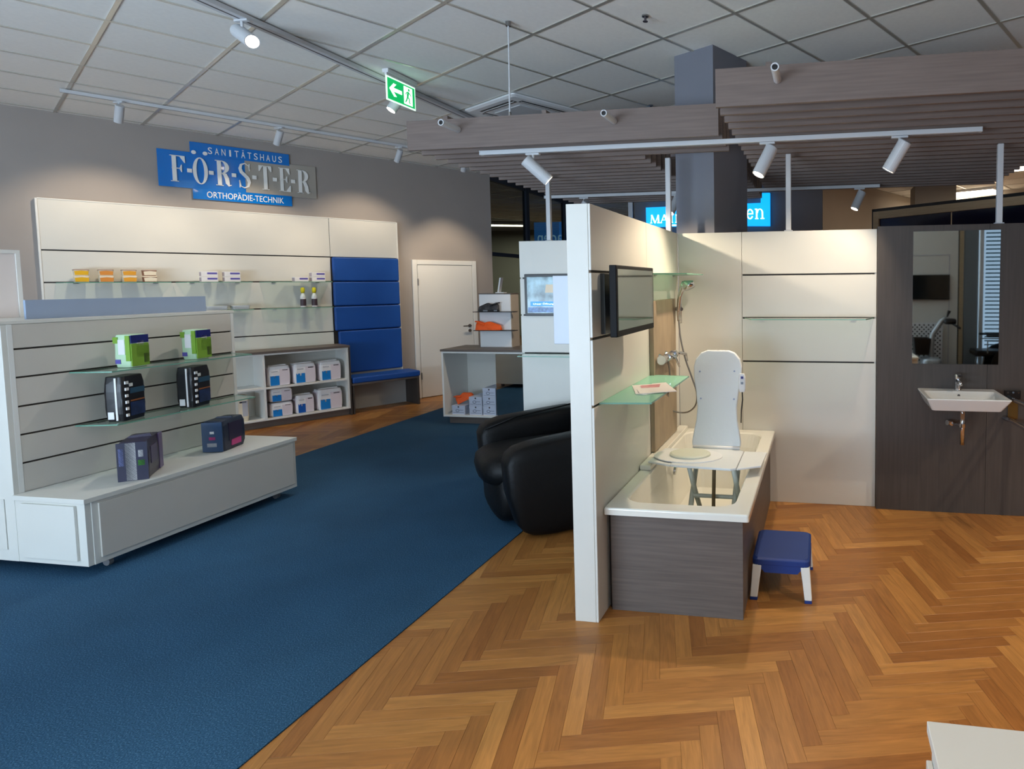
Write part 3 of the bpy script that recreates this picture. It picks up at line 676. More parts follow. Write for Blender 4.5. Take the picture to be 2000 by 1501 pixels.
def rod(name, label, x, y, z0, z1, grp='white support posts between partitions and slat canopy'):
    t = thing(name, label, 'post', (x, y, z0), 0, grp)
    obj('post_tube', B((-.019, -.019, .006), (.019, .019, z1-z0)), LAMPW, t, bevel=.004)
    obj('foot_plate', B((-.03, -.019, 0), (.03, .019, .006)), LAMPW, t)
rod('support_post', 'white post rising from the middle of the white back partition', -.233, 4.62, 2.031, 2.588)
rod('support_post', 'white post rising from the corner where both white partitions meet', -1.125, 4.57, 2.031, 2.588)
rod('support_post', 'white post rising from the grey oak panel above the mirror', 1.215, 4.58, 2.046, 2.588)
rod('support_post', 'white post rising from the screen partition behind the armchair', -2.318, 5.09, 2.031, 2.588)

# monitor on partition
M1 = thing('monitor', 'flat black framed monitor tilted out from the bathtub partition', 'monitor', (-.925, 2.735, 1.405), PI/2)
obj('casing', B((0, 0, 0), (.64, .035, .335)), mat('frame_black', (12, 12, 14), .6, spec=.2), M1, bevel=.004)
obj('screen', B((.018, -.0015, .03), (.622, 0, .317)), mat('reflective_screen', (150, 158, 150), .06, metal=.85), M1)
obj('wall_bracket', B((.17, .118, -.0), (.62, .1405, .30)), mat('bracket_dark', (64, 66, 66), .3, .7), M1, bevel=.002); obj('bracket_arm', B((.30, .036, .08), (.42, .1175, .2)), BLACK, M1)
wb = thing('white_wall_box', 'white flat box mounted on the left side of the bathtub partition', 'box', (-1.188, 2.86, 1.36), -PI/2)
obj('casing', B((-.35, -.105, 0), (0, 0, .335)), mat('cool_white_plastic', (192, 200, 212), .4), wb, bevel=.003)
obj('seam', B((-.345, -.107, .16), (-.005, -.105, .165)), GREYP, wb)

# wood board, shower
wbd = tag(obj('tan_board', B((-1.0655, 3.77, .58), (-1.0365, 4.38, 1.545)), TANWOOD, bevel=.002), 'tan wooden board on the partition behind the shower fittings', 'board')
sh = thing('shower_set', 'chrome hand shower with hose and mixer tap at the cubicle corner', 'shower', (-1.0, 4.36, 0))
cx = 0.0
mx_ = MB().tube([(0, -.54, 1.165), (0, -.20, 1.165)], .021, 14).tube([(0, -.55, 1.165), (0, -.50, 1.165)], .030, 14).tube([(0, -.24, 1.165), (0, -.19, 1.165)], .030, 14).tube([(0, -.40, 1.165), (0, -.34, 1.165)], .026, 14)
obj('mixer_body', mx_, CHROME, sh)
for yy in (-.46, -.29): obj('wall_union', MB().tube([(-.0355, yy, 1.165), (-.03, yy, 1.165), (0, yy, 1.165)], [.032, .030, .016], 14), CHROME, sh)
obj('lever', MB().tube([(.015, -.37, 1.18), (.05, -.37, 1.165), (.075, -.36, 1.10)], [.013, .009, .006], 10), CHROME, sh, smooth=True)
obj('spout', MB().tube([(0, -.21, 1.165), (.03, -.12, 1.165), (.05, -.06, 1.15), (.055, -.05, 1.10)], .012, 10), CHROME, sh, smooth=True)
obj('slide_bar', MB().tube([(-.02, .1, 1.36), (-.02, .1, 1.62)], .011, 12), CHROME, sh, smooth=True)
obj('shower_holder', MB().tube([(-.035, .02, 1.47), (.02, -.04, 1.47)], .014, 10).tube([(-.02, .1, 1.47), (-.01, -.02, 1.47)], .012, 10), CHROME, sh)
obj('hand_shower', MB().tube([(0, -.04, 1.385), (.0, -.05, 1.46), (.012, -.06, 1.56), (.035, -.07, 1.62), (.06, -.08, 1.65)], [.010, .013, .016, .022, .03], 14).tube([(.045, -.085, 1.655), (.085, -.085, 1.64), (.095, -.09, 1.62)], [.02, .045, .04], 16), CHROME, sh, smooth=True)
pts = []
ctrl = [(0, -.04, 1.385), (.015, -.06, 1.27), (.05, -.08, 1.13), (.10, -.09, .99), (.135, -.09, .88), (.125, -.08, .79), (.07, -.06, .735), (.0, -.05, .725), (-.045, -.12, .76), (-.04, -.22, .87), (.0, -.32, 1.01), (.0, -.37, 1.145)]
V_ = [Vector(c) for c in ctrl]
for i in range(len(V_)-1):
    p0, p1, p2, p3 = V_[max(i-1, 0)], V_[i], V_[i+1], V_[min(i+2, len(V_)-1)]
    for k in range(6):
        t = k/6; pts.append(.5*((2*p1)+(p2-p0)*t+(2*p0-5*p1+4*p2-p3)*t*t+(3*p1-p0-3*p2+p3)*t**3))
pts.append(V_[-1])
obj('hose', MB().tube(pts, .006, 8), STEEL, sh, smooth=True)

# bathtub
tb = thing('bathtub', 'white bathtub with grey oak cladding beside the partition', 'bathtub', (0, 0, 0))
x0, x1, y0, y1 = -1.062, -.335, 2.875, 4.597
rz_ = .545
obj('oak_front_panel', B((x0+.02, y0+.045, .0), (x1-.035, y0+.063, rz_-.036)), GREYWOOD, tb, bevel=.001, seg=1)
obj('oak_side_panel', B((x1-.055, y0+.064, .0), (x1-.037, y1-.002, rz_-.036)), mat('grey_oak_laminate_side', (100, 90, 84), .5, var=.16, scale=9, stretch=(1, .35, 9), bump=.1, bscale=40), tb, bevel=.001, seg=1)
obj('shadow_gap', B((x0+.004, y0+.07, .0), (x0+.02, y0+.09, rz_-.036)), BLACK, tb)
cxm, cym = (x0+x1)/2, (y0+y1)/2; hx, hy = (x1-x0)/2, (y1-y0)/2
rg = [rrect(cxm, cym, hx, hy, .012, 6, rz_-.036), rrect(cxm, cym, hx, hy, .012, 6, rz_-.006), rrect(cxm, cym, hx-.005, hy-.005, .012, 6, rz_),
      rrect(cxm-.005, cym, hx-.075, hy-.095, .10, 6, rz_), rrect(cxm-.005, cym, hx-.083, hy-.105, .10, 6, rz_-.008), rrect(cxm-.005, cym, hx-.10, hy-.14, .10, 6, rz_-.1),
      rrect(cxm-.005, cym+.02, hx-.135, hy-.24, .10, 6, .16), rrect(cxm-.005, cym+.02, hx-.17, hy-.29, .08, 6, .125), rrect(cxm-.005, cym+.02, .03, .05, .02, 6, .12)]
tubm = MB().rings(rg, cap=False)
n0 = len(rg[0]); tubm.f.append([8*n0+k for k in range(n0)])
tubm.rings([rrect(cxm, cym, hx, hy, .012, 6, rz_-.036), rrect(cxm, cym, hx-.03, hy-.03, .012, 6, rz_-.036)], cap=False)
obj('tub_shell', tubm, ACRYL, tb, bevel=.003, seg=2)
obj('overflow', MB().tube([(x0+.115, 3.9, .43), (x0+.13, 3.9, .428)], .03, 16), CHROME, tb)
obj('rim_block', B((x0+.002, 3.50, rz_), (x0+.07, 4.55, rz_+.03)), ACRYL, tb, bevel=.004)

# bath lift
lf = thing('bath_lift', 'white electric bath lift with tall backrest standing in the tub', 'bath lift', (0, 0, 0))
LW = mat('bath_lift_white', (216, 220, 222), .45, bump=.3, bscale=30)
prof = [(0, .155), (.03, .158), (.09, .148), (.16, .134), (.25, .128), (.35, .140), (.43, .155), (.5, .158), (.55, .145), (.59, .11), (.605, .07)]
left = []; Lp = []; n = len(prof)
def bpt(u, hgt, d): # backrest point: leans back
    return (-.652+u, 3.82+.10*hgt/.6+d, .615+hgt)
poly = [(-w_, h_) for h_, w_ in prof]+[(w_, h_) for h_, w_ in prof[::-1]]
vs = [bpt(a, b, 0) for a, b in poly]+[bpt(a, b, .03) for a, b in poly]; N = len(poly)
obj('backrest', MB().add(vs, [list(range(N)), list(range(N, 2*N))[::-1]]+[((i+1) % N, i, N+i, N+(i+1) % N) for i in range(N)]), LW, lf, bevel=.009, seg=3)
for a, b in ((-.115, .47), (.11, .475), (-.105, .3), (.11, .3)): obj('stud', MB().tube([bpt(a, b, -.004), bpt(a, b, .002)], .006, 10), mat('stud_blue', (150, 160, 190), .4), lf)
seat = [(-.86, 3.44), (-.83, 3.43), (-.50, 3.40), (-.47, 3.42), (-.47, 3.78), (-.50, 3.81), (-.80, 3.83), (-.84, 3.78)]
obj('seat_plate', MB().prism(seat, .592, .606), LW, lf, bevel=.004)
obj('left_flap', MB().prism([(-1.01, 3.50), (-.862, 3.44), (-.842, 3.80), (-.98, 3.80)], .590, .602), LW, lf, bevel=.004)
obj('right_flap', MB().prism([(-.468, 3.42), (-.335, 3.50), (-.325, 3.79), (-.468, 3.79)], .590, .602), LW, lf, bevel=.004)
obj('swivel_base', MB().rings([[Vector((-.79+.21*math.cos(a*PI/18), 3.62+.15*math.sin(a*PI/18), z)) for a in range(36)] for z in (.6065, .612)]), WPLAST, lf)
obj('swivel_disc', MB().rings([[Vector((-.78+r_*math.cos(a*PI/18), 3.63+r_*.85*math.sin(a*PI/18), z)) for a in range(36)] for r_, z in ((.125, .6125), (.125, .622), (.115, .628))]), mat('disc_cream', (206, 208, 192), .5), lf, smooth=False)
obj('hinge_bar', MB().tube([(-.80, 3.815, .612), (-.50, 3.815, .612)], .012, 10), WPLAST, lf, smooth=True)
LG = mat('lift_frame_grey', (176, 184, 176), .4)
for x in (-.76, -.50):
    obj('scissor_arm', MB().tube([(x, 3.40, .155), (x, 3.58, .38), (x+.01, 3.72, .585)], [.014, .016, .014], 8), LG, lf, smooth=True)
    obj('scissor_arm', MB().tube([(x+.02, 3.82, .155), (x+.02, 3.6, .38), (x+.01, 3.46, .585)], [.014, .016, .014], 8), LG, lf, smooth=True)
obj('cross_bar', MB().tube([(-.76, 3.58, .38), (-.5, 3.58, .38)], .013, 8), LG, lf); obj('cross_bar', MB().tube([(-.76, 3.45, .24), (-.5, 3.45, .24)], .013, 8), LG, lf)
obj('spindle', MB().tube([(-.62, 3.5, .18), (-.62, 3.56, .59)], .011, 10), mat('spindle_bronze', (96, 84, 62), .4, .6), lf)
obj('spindle_block', B((-.65, 3.46, .15), (-.59, 3.52, .2)), MATS['spindle_bronze'], lf)
bpl = MB(); bpl.box((-.80, 3.28, .140), (-.74, 3.9, .155)); bpl.box((-.52, 3.28, .140), (-.46, 3.9, .155)); bpl.box((-.74, 3.42, .140), (-.52, 3.60, .155)); bpl.box((-.74, 3.28, .140), (-.52, 3.33, .155)); bpl.box((-.74, 3.8, .140), (-.52, 3.9, .155))
obj('base_plate', bpl, LG, lf, bevel=.003)
for px, py in ((-.77, 3.3), (-.49, 3.3), (-.77, 3.88), (-.49, 3.88)): obj('suction_foot', MB().tube([(px, py, .126), (px, py, .140)], [.024, .012], 12), BLACK, lf)
hc = thing('hand_control', 'small white hand control clipped to the bath lift backrest', 'remote control', (-.488, 3.86, .965), .1)
obj('control_body', MB().rings([rrect(0, 0, .016, .012, .006, 3, 0), rrect(0, 0, .022, .016, .008, 3, .02), rrect(0, 0, .022, .016, .008, 3, .09), rrect(0, 0, .014, .012, .006, 3, .115)]), WPLAST, hc, smooth=False)
obj('blue_button', B((-.008, -.019, .085), (.008, -.015, .1)), mat('button_blue', (50, 50, 130), .4), hc)
obj('grey_button', B((-.008, -.019, .05), (.008, -.015, .065)), GREYP, hc)
obj('cable', MB().tube([(0, 0, .001), (.002, .004, -.05), (-.006, .006, -.12), (-.008, .004, -.2)], .004, 8), BLACK, hc, smooth=True)
br = thing('brochure', 'white brochure with faint red print lying on the green glass shelf', 'brochure', (-.93, 3.27, 1.0745))
GP = mat('glossy_paper', (236, 230, 226), .3)
def sheet(pts, z0, z1, m, nm): obj(nm, MB().prism([(x+.93, y-3.27) for x, y in pts], z0, z1), m, br)
sheet([(-1.055, 3.36), (-.955, 3.10), (-.90, 3.09), (-.845, 3.16), (-.90, 3.45)], 0, .003, GP, 'paper_sheet')
sheet([(-.985, 3.22), (-.93, 3.09), (-.755, 3.19), (-.885, 3.47), (-.95, 3.42)], .0032, .006, GP, 'paper_sheet')
sheet([(-1.0, 3.34), (-.97, 3.26), (-.88, 3.30), (-.90, 3.40)], .0062, .0066, mat('faint_red_print', (206, 140, 146), .4, var=.3, scale=30), 'red_print')

# basin
bs = thing('washbasin', 'white wall-hung washbasin on the grey oak panel', 'washbasin', (.94, 4.553, 0))
def bring(hx0, yb, yf_, z, r=.02): return [Vector((v.x, v.y, z)) for v in rrect(0, (yb+yf_)/2, hx0, (yb-yf_)/2, r, 4)]
rg = [bring(.19, 0, -.30, .795, .03), bring(.215, 0, -.36, .808, .02), bring(.255, 0, -.42, .884, .012), bring(.258, 0, -.425, .892, .012), bring(.255, -.003, -.42, .896, .012),
      bring(.232, -.10, -.40, .894, .02), bring(.225, -.107, -.39, .885, .03), bring(.17, -.13, -.33, .822, .04), bring(.02, -.21, -.25, .818, .01)]
obj('bowl', MB().rings(rg), CERAM, bs, smooth=False, bevel=.004)
obj('overflow_hole', MB().tube([(0, -.112, .868), (0, -.116, .867)], .009, 12), mat('overflow_grey', (90, 92, 96), .4), bs)
fc = thing('basin_tap', 'chrome single lever tap on the washbasin', 'tap', (.945, 4.50, .897))
obj('tap_body', MB().tube([(0, 0, 0), (0, 0, .003), (0, 0, .075)], [.026, .022, .021], 16), CHROME, fc, smooth=True)
obj('spout', MB().tube([(0, -.01, .065), (0, -.06, .062), (0, -.095, .050)], [.017, .014, .012], 12), CHROME, fc, smooth=True)
obj('lever', MB().tube([(0, 0, .077), (0, 0, .10), (0, -.004, .112)], [.024, .025, .018], 16).box((-.012, -.07, .098), (.012, 0, .108)), CHROME, fc)
dp = thing('bottle_trap', 'chrome waste pipe and valve hanging under the washbasin', 'drain pipe', (.95, 4.36, 0))
obj('waste_cup', MB().tube([(0, 0, .7945), (0, 0, .785), (0, 0, .775)], [.036, .03, .016], 16), CHROME, dp, smooth=True)
obj('waste_pipe', MB().tube([(0, 0, .78), (0, 0, .545)], .0155, 14), CHROME, dp, smooth=True)
obj('pipe_collar', MB().tube([(0, 0, .665), (0, 0, .69)], .021, 14), CHROME, dp)
obj('valve', MB().tube([(-.045, .19, .66), (-.045, .12, .66)], .014, 12).tube([(-.045, .15, .66), (-.075, .13, .665)], .018, 12).tube([(-.045, .13, .66), (-.012, .04, .67)], .006, 8), CHROME, dp)
gb = thing('grab_rail', 'chrome hinged grab rail fixed to the oak panel right of the basin', 'grab rail', (1.32, 4.553, 0))
obj('mounting_plate', B((-.055, -.012, .83), (.05, 0, .895)), BLACK, gb, bevel=.003)
obj('bronze_plate', B((-.03, -.006, .69), (.035, -.001, .829)), mat('bronze_plate', (96, 70, 26), .4, .3), gb)
for x in (-.035, 0, .035): obj('screw', MB().tube([(x, -.012, .878), (x, -.016, .878)], .007, 10), CHROME, gb)
obj('rail_tube', MB().tube([(-.03, -.012, .845), (.0, -.08, .83), (.12, -.42, .80), (.15, -.62, .795)], .015, 12), CHROME, gb, smooth=True)
obj('rail_tube', MB().tube([(-.06, -.012, .70), (-.02, -.06, .69), (.10, -.42, .64), (.15, -.6, .62)], .015, 12), CHROME, gb, smooth=True)

# step stool
st = thing('step_stool', 'blue topped plastic step stool with white legs beside the bathtub', 'stool', (-.20, 3.33, 0), .0)
SB = mat('stool_blue', (14, 50, 120), .5, var=.04, scale=6); SW = mat('stool_white', (222, 222, 216), .5)
tp = MB().rings([rrect(0, 0, .150, .195, .025, 4, .185), rrect(0, 0, .150, .195, .03, 4, .213), rrect(0, 0, .138, .183, .03, 4, .220)])
obj('top', tp, SB, st, bevel=.003)
obj('front_apron', MB().prismy([(-.12, .186), (.12, .186), (.085, .145), (-.085, .145)], -.193, -.183), SB, st)
obj('rear_apron', MB().prismy([(-.12, .186), (.12, .186), (.085, .145), (-.085, .145)], .183, .193), SB, st)
for sx in (-1, 1):
    obj('side_apron', B((sx*.148-.004, -.12, .15), (sx*.148+.004, .12, .186)), SB, st)
    for sy in (-1, 1):
        def q(x, y, z): return Vector((sx*x, sy*y, z))
        r1 = [q(.100, .150, .2), q(.148, .150, .2), q(.148, .194, .2), q(.100, .194, .2)]
        r0_ = [q(.122, .176, .016), q(.160, .176, .016), q(.160, .208, .016), q(.122, .208, .016)]
        r2 = [q(.112, .160, .10), q(.154, .160, .10), q(.154, .201, .10), q(.112, .201, .10)]
        lg = obj('leg', MB().rings([r0_, r2, [Vector((v.x, v.y, .184)) for v in r1]]), SW, st, bevel=.004)
        obj('blue_foot', MB().rings([[Vector((v.x, v.y, .0)) for v in r0_], r0_]), SB, lg, bevel=.002)

# ------------------------------------------------------------------ armchair
ah = math.radians(-50)
ac = thing('armchair', 'bulky black leather armchair at the edge of the blue carpet', 'armchair', (-1.93, 4.30, .006), ah); ac.scale = (1.12, 1.12, 1.12)
# local -y is the chair's front, local x to its left-hand side; near arm is at -x? (see placement)
def blob(cx, cy, cz, hx_, hy_, hz_, n=10, e=.5, fn=None):
    rings = []
    for i in range(n+1):
        ph = -PI/2+PI*i/n; cz_ = math.copysign(abs(math.sin(ph))**e, math.sin(ph)); cr = max(abs(math.cos(ph))**e, .02)
        ring = []
        for k in range(24):
            a = 2*PI*k/24; ca_ = math.copysign(abs(math.cos(a))**e, math.cos(a)); sa_ = math.copysign(abs(math.sin(a))**e, math.sin(a))
            p = Vector((cx+hx_*cr*ca_, cy+hy_*cr*sa_, cz+hz_*cz_)); 
            if fn: p = fn(p)
            ring.append(p)
        rings.append(ring)
    return MB().rings(rings)
def armfn(p):
    t = (p.y+.42)/.84
    z = p.z*(1+.12*t)
    tz = max(0, min(1, 1-p.z/.5))
    return Vector((p.x, p.y+tz*tz*.09*(1-t), z))
for sx, nm in ((-1, 'near'), (1, 'far')):
    obj('armrest', blob(sx*.41, -.06, .272, .115, .39, .27, e=.34, fn=armfn), BLACKL, ac, smooth=True)
obj('seat_cushion', blob(0, -.12, .335, .30, .40, .11, e=.55), BLACKL, ac, smooth=True)
obj('front_panel', blob(0, -.34, .19, .30, .12, .18, e=.6), BLACKL, ac, smooth=True)
obj('base_body', blob(0, .02, .17, .36, .32, .15, e=.35), BLACKL, ac, smooth=True)
def backfn(p): return Vector((p.x, p.y+.16*(p.z-.3)/.6, p.z))
obj('backrest', blob(0, .20, .60, .29, .10, .36, e=.45, fn=backfn), BLACKL, ac, smooth=True)
obj('piping', MB().tube([(-.30, -.41, .50), (-.30, -.2, .565), (-.30, .1, .60), (-.30, .38, .64)], .006, 8), BLACKL, ac, smooth=True)
for x, y in ((-.3, -.15), (.3, -.15), (-.3, .32), (.3, .32)): obj('foot', MB().tube([(x, y, 0), (x, y, .04)], [.022, .028], 12), BLACK, ac)

# ------------------------------------------------------------------ second cubicle, seen behind the armchair
P2 = thing('screen_partition', 'white grooved partition with a small screen behind the armchair', 'partition', (-2.574, 5.03, 0))
obj('core', B((0, .012, 0), (1.35, .12, 2.03)), WHITE, P2, bevel=.002)
obj('groove_liner', B((.02, .0112, .6), (1.33, .0119, 1.9)), GROOVE, P2)
boards(P2, .0, 1.35, [0, 1.06, 1.392, 1.712, 2.03], gap=.013, th=.011)
s2 = thing('wall_screen', 'small black framed screen showing a shop picture on the white partition', 'screen', (-2.52, 5.0, 1.385))
obj('casing', B((0, 0, 0), (.60, .028, .36)), BLACK, s2, bevel=.004)
pic = mat('screen_picture', (120, 148, 160), .2, var=.7, scale=9, emit=.25)
obj('picture', B((.025, -.002, .025), (.575, 0, .335)), pic, s2)
obj('picture_banner', B((.055, -.0035, .085), (.545, -.0021, .125)), mat('screen_blue', (40, 130, 215), .3, emit=.5), s2)
tm_ = text_mesh('Unser Öffnungs', .2, .022, .001); tm_.materials.append(mat('screen_text', (240, 246, 250), .3, emit=.8)); obj('banner_text', tm_, None, s2, loc=(.08, -.0045, .093))
obj('picture_figure', MB().prismy([(.19, .2), (.42, .2), (.44, .27), (.2, .27)], -.0032, -.0021), mat('screen_cream', (190, 176, 150), .3, emit=.2), s2)
obj('picture_footer', B((.03, -.003, .03), (.57, -.0021, .075)), mat('screen_steel_blue', (80, 114, 160), .3, emit=.25, var=.4, scale=40), s2)
glass_shelf('glass shelf below the small screen on the partition behind the armchair', (-2.555, 5.03, 1.052), 0, .95, .22)

# ------------------------------------------------------------------ shoe counter
sc = thing('shoe_counter', 'white open counter with grey top beside the far door', 'counter', (-4.45, 6.68, .006))
W_ = 1.06
obj('plinth', B((.05, .05, 0), (W_, .47, .085)), GREYWOOD, sc)
obj('bottom_board', B((0, 0, .085), (W_, .52, .107)), WHITE_EDGE, sc, bevel=.001, seg=1)
obj('counter_top', B((-.01, -.01, .868), (W_, .54, .893)), GREYWOOD, sc, bevel=.002)
obj('top_board', B((0, 0, .848), (W_, .52, .8675)), WHITE_EDGE, sc)
obj('side_board', B((0, 0.0005, .1075), (.022, .52, .8475)), WHITE_EDGE, sc); obj('side_board', B((W_-.022, .0005, .1075), (W_, .52, .8475)), WHITE_EDGE, sc)
obj('back_board', B((.0225, .505, .1075), (1.0375, .5195, .8475)), WHITE, sc)
sb = thing('stepped_riser', 'white and beige riser block with dark shoe ledges on the counter', 'display riser', (-4.115, 6.98, .8995))
obj('riser_body', B((0, 0, 0), (.41, .20, .645)), WPLAST, sb, bevel=.002)
obj('beige_side', B((.4105, .005, 0), (.415, .20, .64)), mat('beige_board', (190, 180, 166), .5), sb)
obj('riser_cap', B((-.004, -.004, .6455), (.42, .204, .656)), GREYWOOD, sb)
for z in (.205, .43): obj('shoe_ledge', B((-.03, -.10, z), (.50, -.001, z+.008)), BLACK, sb)
hl = thing('phone_stand', 'small white angled stand on top of the riser block', 'stand', (-3.88, 7.08, 1.556))
obj('stand_foot', B((-.05, -.04, 0), (.06, .04, .012)), WPLAST, hl); obj('stand_arm', MB().prismy([(-.03, .012), (-.012, .012), (.022, .19), (.004, .19)], -.03, .03), WPLAST, hl)
def shoe(label, loc, rotz, m, m2, L=.27, group=None, tilt=0, clog=False):
    t = thing('shoe', label, 'shoe', loc, rotz, group)
    sole = []
    prof_ = [(-.5, .05), (-.46, .085), (-.3, .10), (0, .085), (.2, .115), (.36, .11), (.47, .06), (.5, .02)]
    out = [(x*L, -w_*L*1.35/1.0) for x, w_ in prof_]+[(x*L, w_*L*1.35) for x, w_ in prof_[::-1]]
    obj('sole', MB().prism(out, 0, .022), m2, t, bevel=.004)
    hs = [(-.5, .04, .055), (-.46, .09, .075), (-.36, .1, .085), (-.2, .095, .06), (-.05, .09, .09), (.1, .11, .085), (.25, .115, .062), (.4, .09, .05), (.49, .03, .032)]
    rings = []
    for x, w_, hh in hs:
        rings.append([Vector((x*L, w_*L*1.25*math.cos(a)*(1 if math.sin(a) < .3 else .8), .02+max(0, math.sin(a))*hh+ (0 if math.sin(a) > 0 else 0))) for a in [2*PI*k/14 for k in range(14)]])
    obj('upper', MB().rings(rings), m, t, smooth=True, subd=1)
    obj('heel_strap', MB().tube([(-.12*L, -.12*L, .07), (-.4*L, -.1*L, .10), (-.52*L, 0, .105), (-.4*L, .1*L, .10), (-.12*L, .12*L, .07)], .008, 8), m, t, smooth=True)
    return t
ORG = mat('orange_foam', (236, 92, 20), .6, var=.06, scale=20); DKS = mat('black_camo', (50, 48, 50), .6, var=.7, scale=22)
shoe('dark mottled sandal on the upper ledge of the riser', (-3.955, 6.915, 1.3385), PI+.1, DKS, BLACK, .26)
shoe('bright orange clog on the lower ledge of the riser', (-3.955, 6.91, 1.1135), .05, ORG, ORG, .33)
SHB = mat('shoebox_blue_white', (196, 204, 222), .55); SHM = mat('shoebox_mark', (104, 112, 134), .5)
def shoebox(label, x, z, y=6.86):
    t = thing('shoe_box', label, 'box', (x, y, z), 0, 'pale blue shoe boxes in the counter')
    obj('box_body', B((-.082, -.14, 0), (.082, .14, .082)), SHB, t); obj('lid', B((-.0845, -.1425, .072), (.0845, .1425, .107)), SHB, t, bevel=.001, seg=1)
    obj('finger_hole', MB().tube([(.0, -.1428, .09), (.0, -.1434, .09)], .010, 12), PGD, t)
    mk = MB(); ringshape(mk, -.015, .045, .024, .018, .018, .012, -.1412, -.1401, 0, 2*PI, 14); mk.box((.01, -.1412, .048), (.06, -.1401, .053)); mk.box((-.07, -.1412, .018), (.07, -.1401, .022))
    obj('printed_mark', mk, SHM, t)
zb = .1135
shoebox('single pale blue shoe box on the left under the orange shoe', -4.275, zb)
shoebox('lower pale blue shoe box of the middle column', -4.05, zb); shoebox('upper pale blue shoe box of the middle column', -4.05, zb+.1085)
shoebox('bottom pale blue shoe box of the right column', -3.872, zb); shoebox('middle pale blue shoe box of the right column', -3.872, zb+.1085); shoebox('top pale blue shoe box of the tall right column', -3.872, zb+.217)
o_ = shoe('orange clog leaning toe up on the single shoe box', (-4.235, 6.83, zb+.1145), .0, ORG, ORG, .22); o_.rotation_euler = (0, -.45, .2); o_.location.z += .035
sm = thing('shoe_mirror', 'low shoe mirror filling the right half of the counter front', 'mirror', (-3.765, 6.70, .1135))
obj('mirror_glass', B((0, 0, 0), (.345, .004, .733)), MIRROR, sm); obj('mirror_backing', B((0, .0045, 0), (.345, .016, .733)), BLACK, sm)

# ------------------------------------------------------------------ slat canopy
ZB, ZT = 2.59, 2.79
def canopy(label, x0, x1, k0, k1, cut=None):
    t = thing('slat_canopy', label, 'slat ceiling', (x0, 3.33+.155*k0, ZB), 0)
    for k in range(k0, k1+1):
        y = 3.33+.155*k; xa, xb = 0, x1-x0
        if cut and cut[0] < y < cut[1]: xb = cut[2]-x0
        yy = y-(3.33+.155*k0)
        obj('slat', B((xa, yy, 0), (xb, yy+.025, ZT-ZB)), SLATM, t, bevel=.001, seg=1)
    ln = .155*(k1-k0)
    for x in ((x1-x0)*.12, (x1-x0)*.45 if cut else (x1-x0)*.85): obj('cross_rail', B((x, .03, ZT-ZB+.0002), (x+.03, ln, ZT-ZB+.03)), SLATM, t)
    return t
canopy('left brown slat canopy hanging over the cubicles with a cut-out at the column', -2.83, -.64, 4, 23, (4.55, 5.5, -1.3))
canopy('right brown slat canopy hanging nearer the camera above the washbasin', -.555, 1.66, 0, 20)
for x, y, lab in ((-2.44, 3.93, 'short white tube with dark end poking from the left slat beam, left one'), (-1.33, 3.93, 'short white tube with dark end poking from the left slat beam, right one'), (-.224, 3.33, 'short white tube with dark end poking from the right slat beam')):
    t = thing('spacer_tube', lab, 'tube', (x, y+ (.02 if y > 3.5 else 0), 2.713), 0, 'white tubes on the slat beams')
    n = 18; R1, R2 = .021, .015
    out = [[Vector((R*math.cos(2*PI*k/n), yy, R*math.sin(2*PI*k/n))) for k in range(n)] for R, yy in ((R1, -.003), (R1, -.20), (R2, -.20), (R2, -.19))]
    obj('tube_sleeve', MB().rings(out, cap=False), LAMPW, t, smooth=False); obj('dark_bore', MB().tube([(0, -.19, 0), (0, -.188, 0)], R2, n), BLACK, t)
cb = thing('suspension_cable', 'thin white cable hanging from the ceiling to the left slat beam', 'cable', (-2.078, 3.985, 2.8205))
obj('steel_wire', MB().tube([(0, 0, 0), (.004, .003, .3), (.008, 0, CEIL-2.8205-.02)], .0055, 8), LAMPW, cb); obj('ceiling_cup', MB().tube([(.008, 0, CEIL-2.8205-.03), (.008, 0, CEIL-2.8205-.001)], .018, 12), STEEL, cb)
obj('wire_grip', MB().tube([(0, 0, -.03), (0, 0, 0)], .01, 10), STEEL, cb)
for x, y, lab in ((-1.142, 4.066, 'small dark ceiling sprinkler nearest the camera above the column'), (-2.615, 6.037, 'small dark ceiling sprinkler beside the air vent'), (-1.657, 6.05, 'small dark ceiling sprinkler between vent and column')):
    t = thing('sprinkler', lab, 'sprinkler', (x, y, CEIL-.036), 0, 'ceiling sprinklers')
    obj('stem', MB().tube([(0, 0, .0), (0, 0, .036)], .008, 10), PGD, t); obj('deflector', MB().tube([(0, 0, -.004), (0, 0, 0)], .017, 12), PGD, t); obj('rosette', MB().tube([(0, 0, .028), (0, 0, .0365)], .022, 14), STEEL, t)
# ceiling cassette
av = thing('ceiling_vent', 'square white air conditioning cassette in the ceiling behind the cable', 'air vent', (-2.94, 5.98, CEIL-.0305), GA)
vm = MB(); hh = .43; vm.rings([rrect(0, 0, hh, hh, .03, 4, .026), rrect(0, 0, hh, hh, .03, 4, .012), rrect(0, 0, hh-.03, hh-.03, .03, 4, 0)])
obj('cassette_panel', vm, WPLAST, av)
for k in range(4):
    M_ = Matrix.Rotation(k*PI/2, 4, 'Z'); obj('air_slot', MB().box((-.28, .29, -.003), (.28, .345, -.0005), M_), BLACK, av); obj('louvre', MB().box((-.27, .31, -.006), (.27, .322, -.0035), M_), WPLAST, av)
obj('intake_grille', B((-.22, -.22, -.008), (.22, .22, -.0002)), LAMPW, av, bevel=.004)

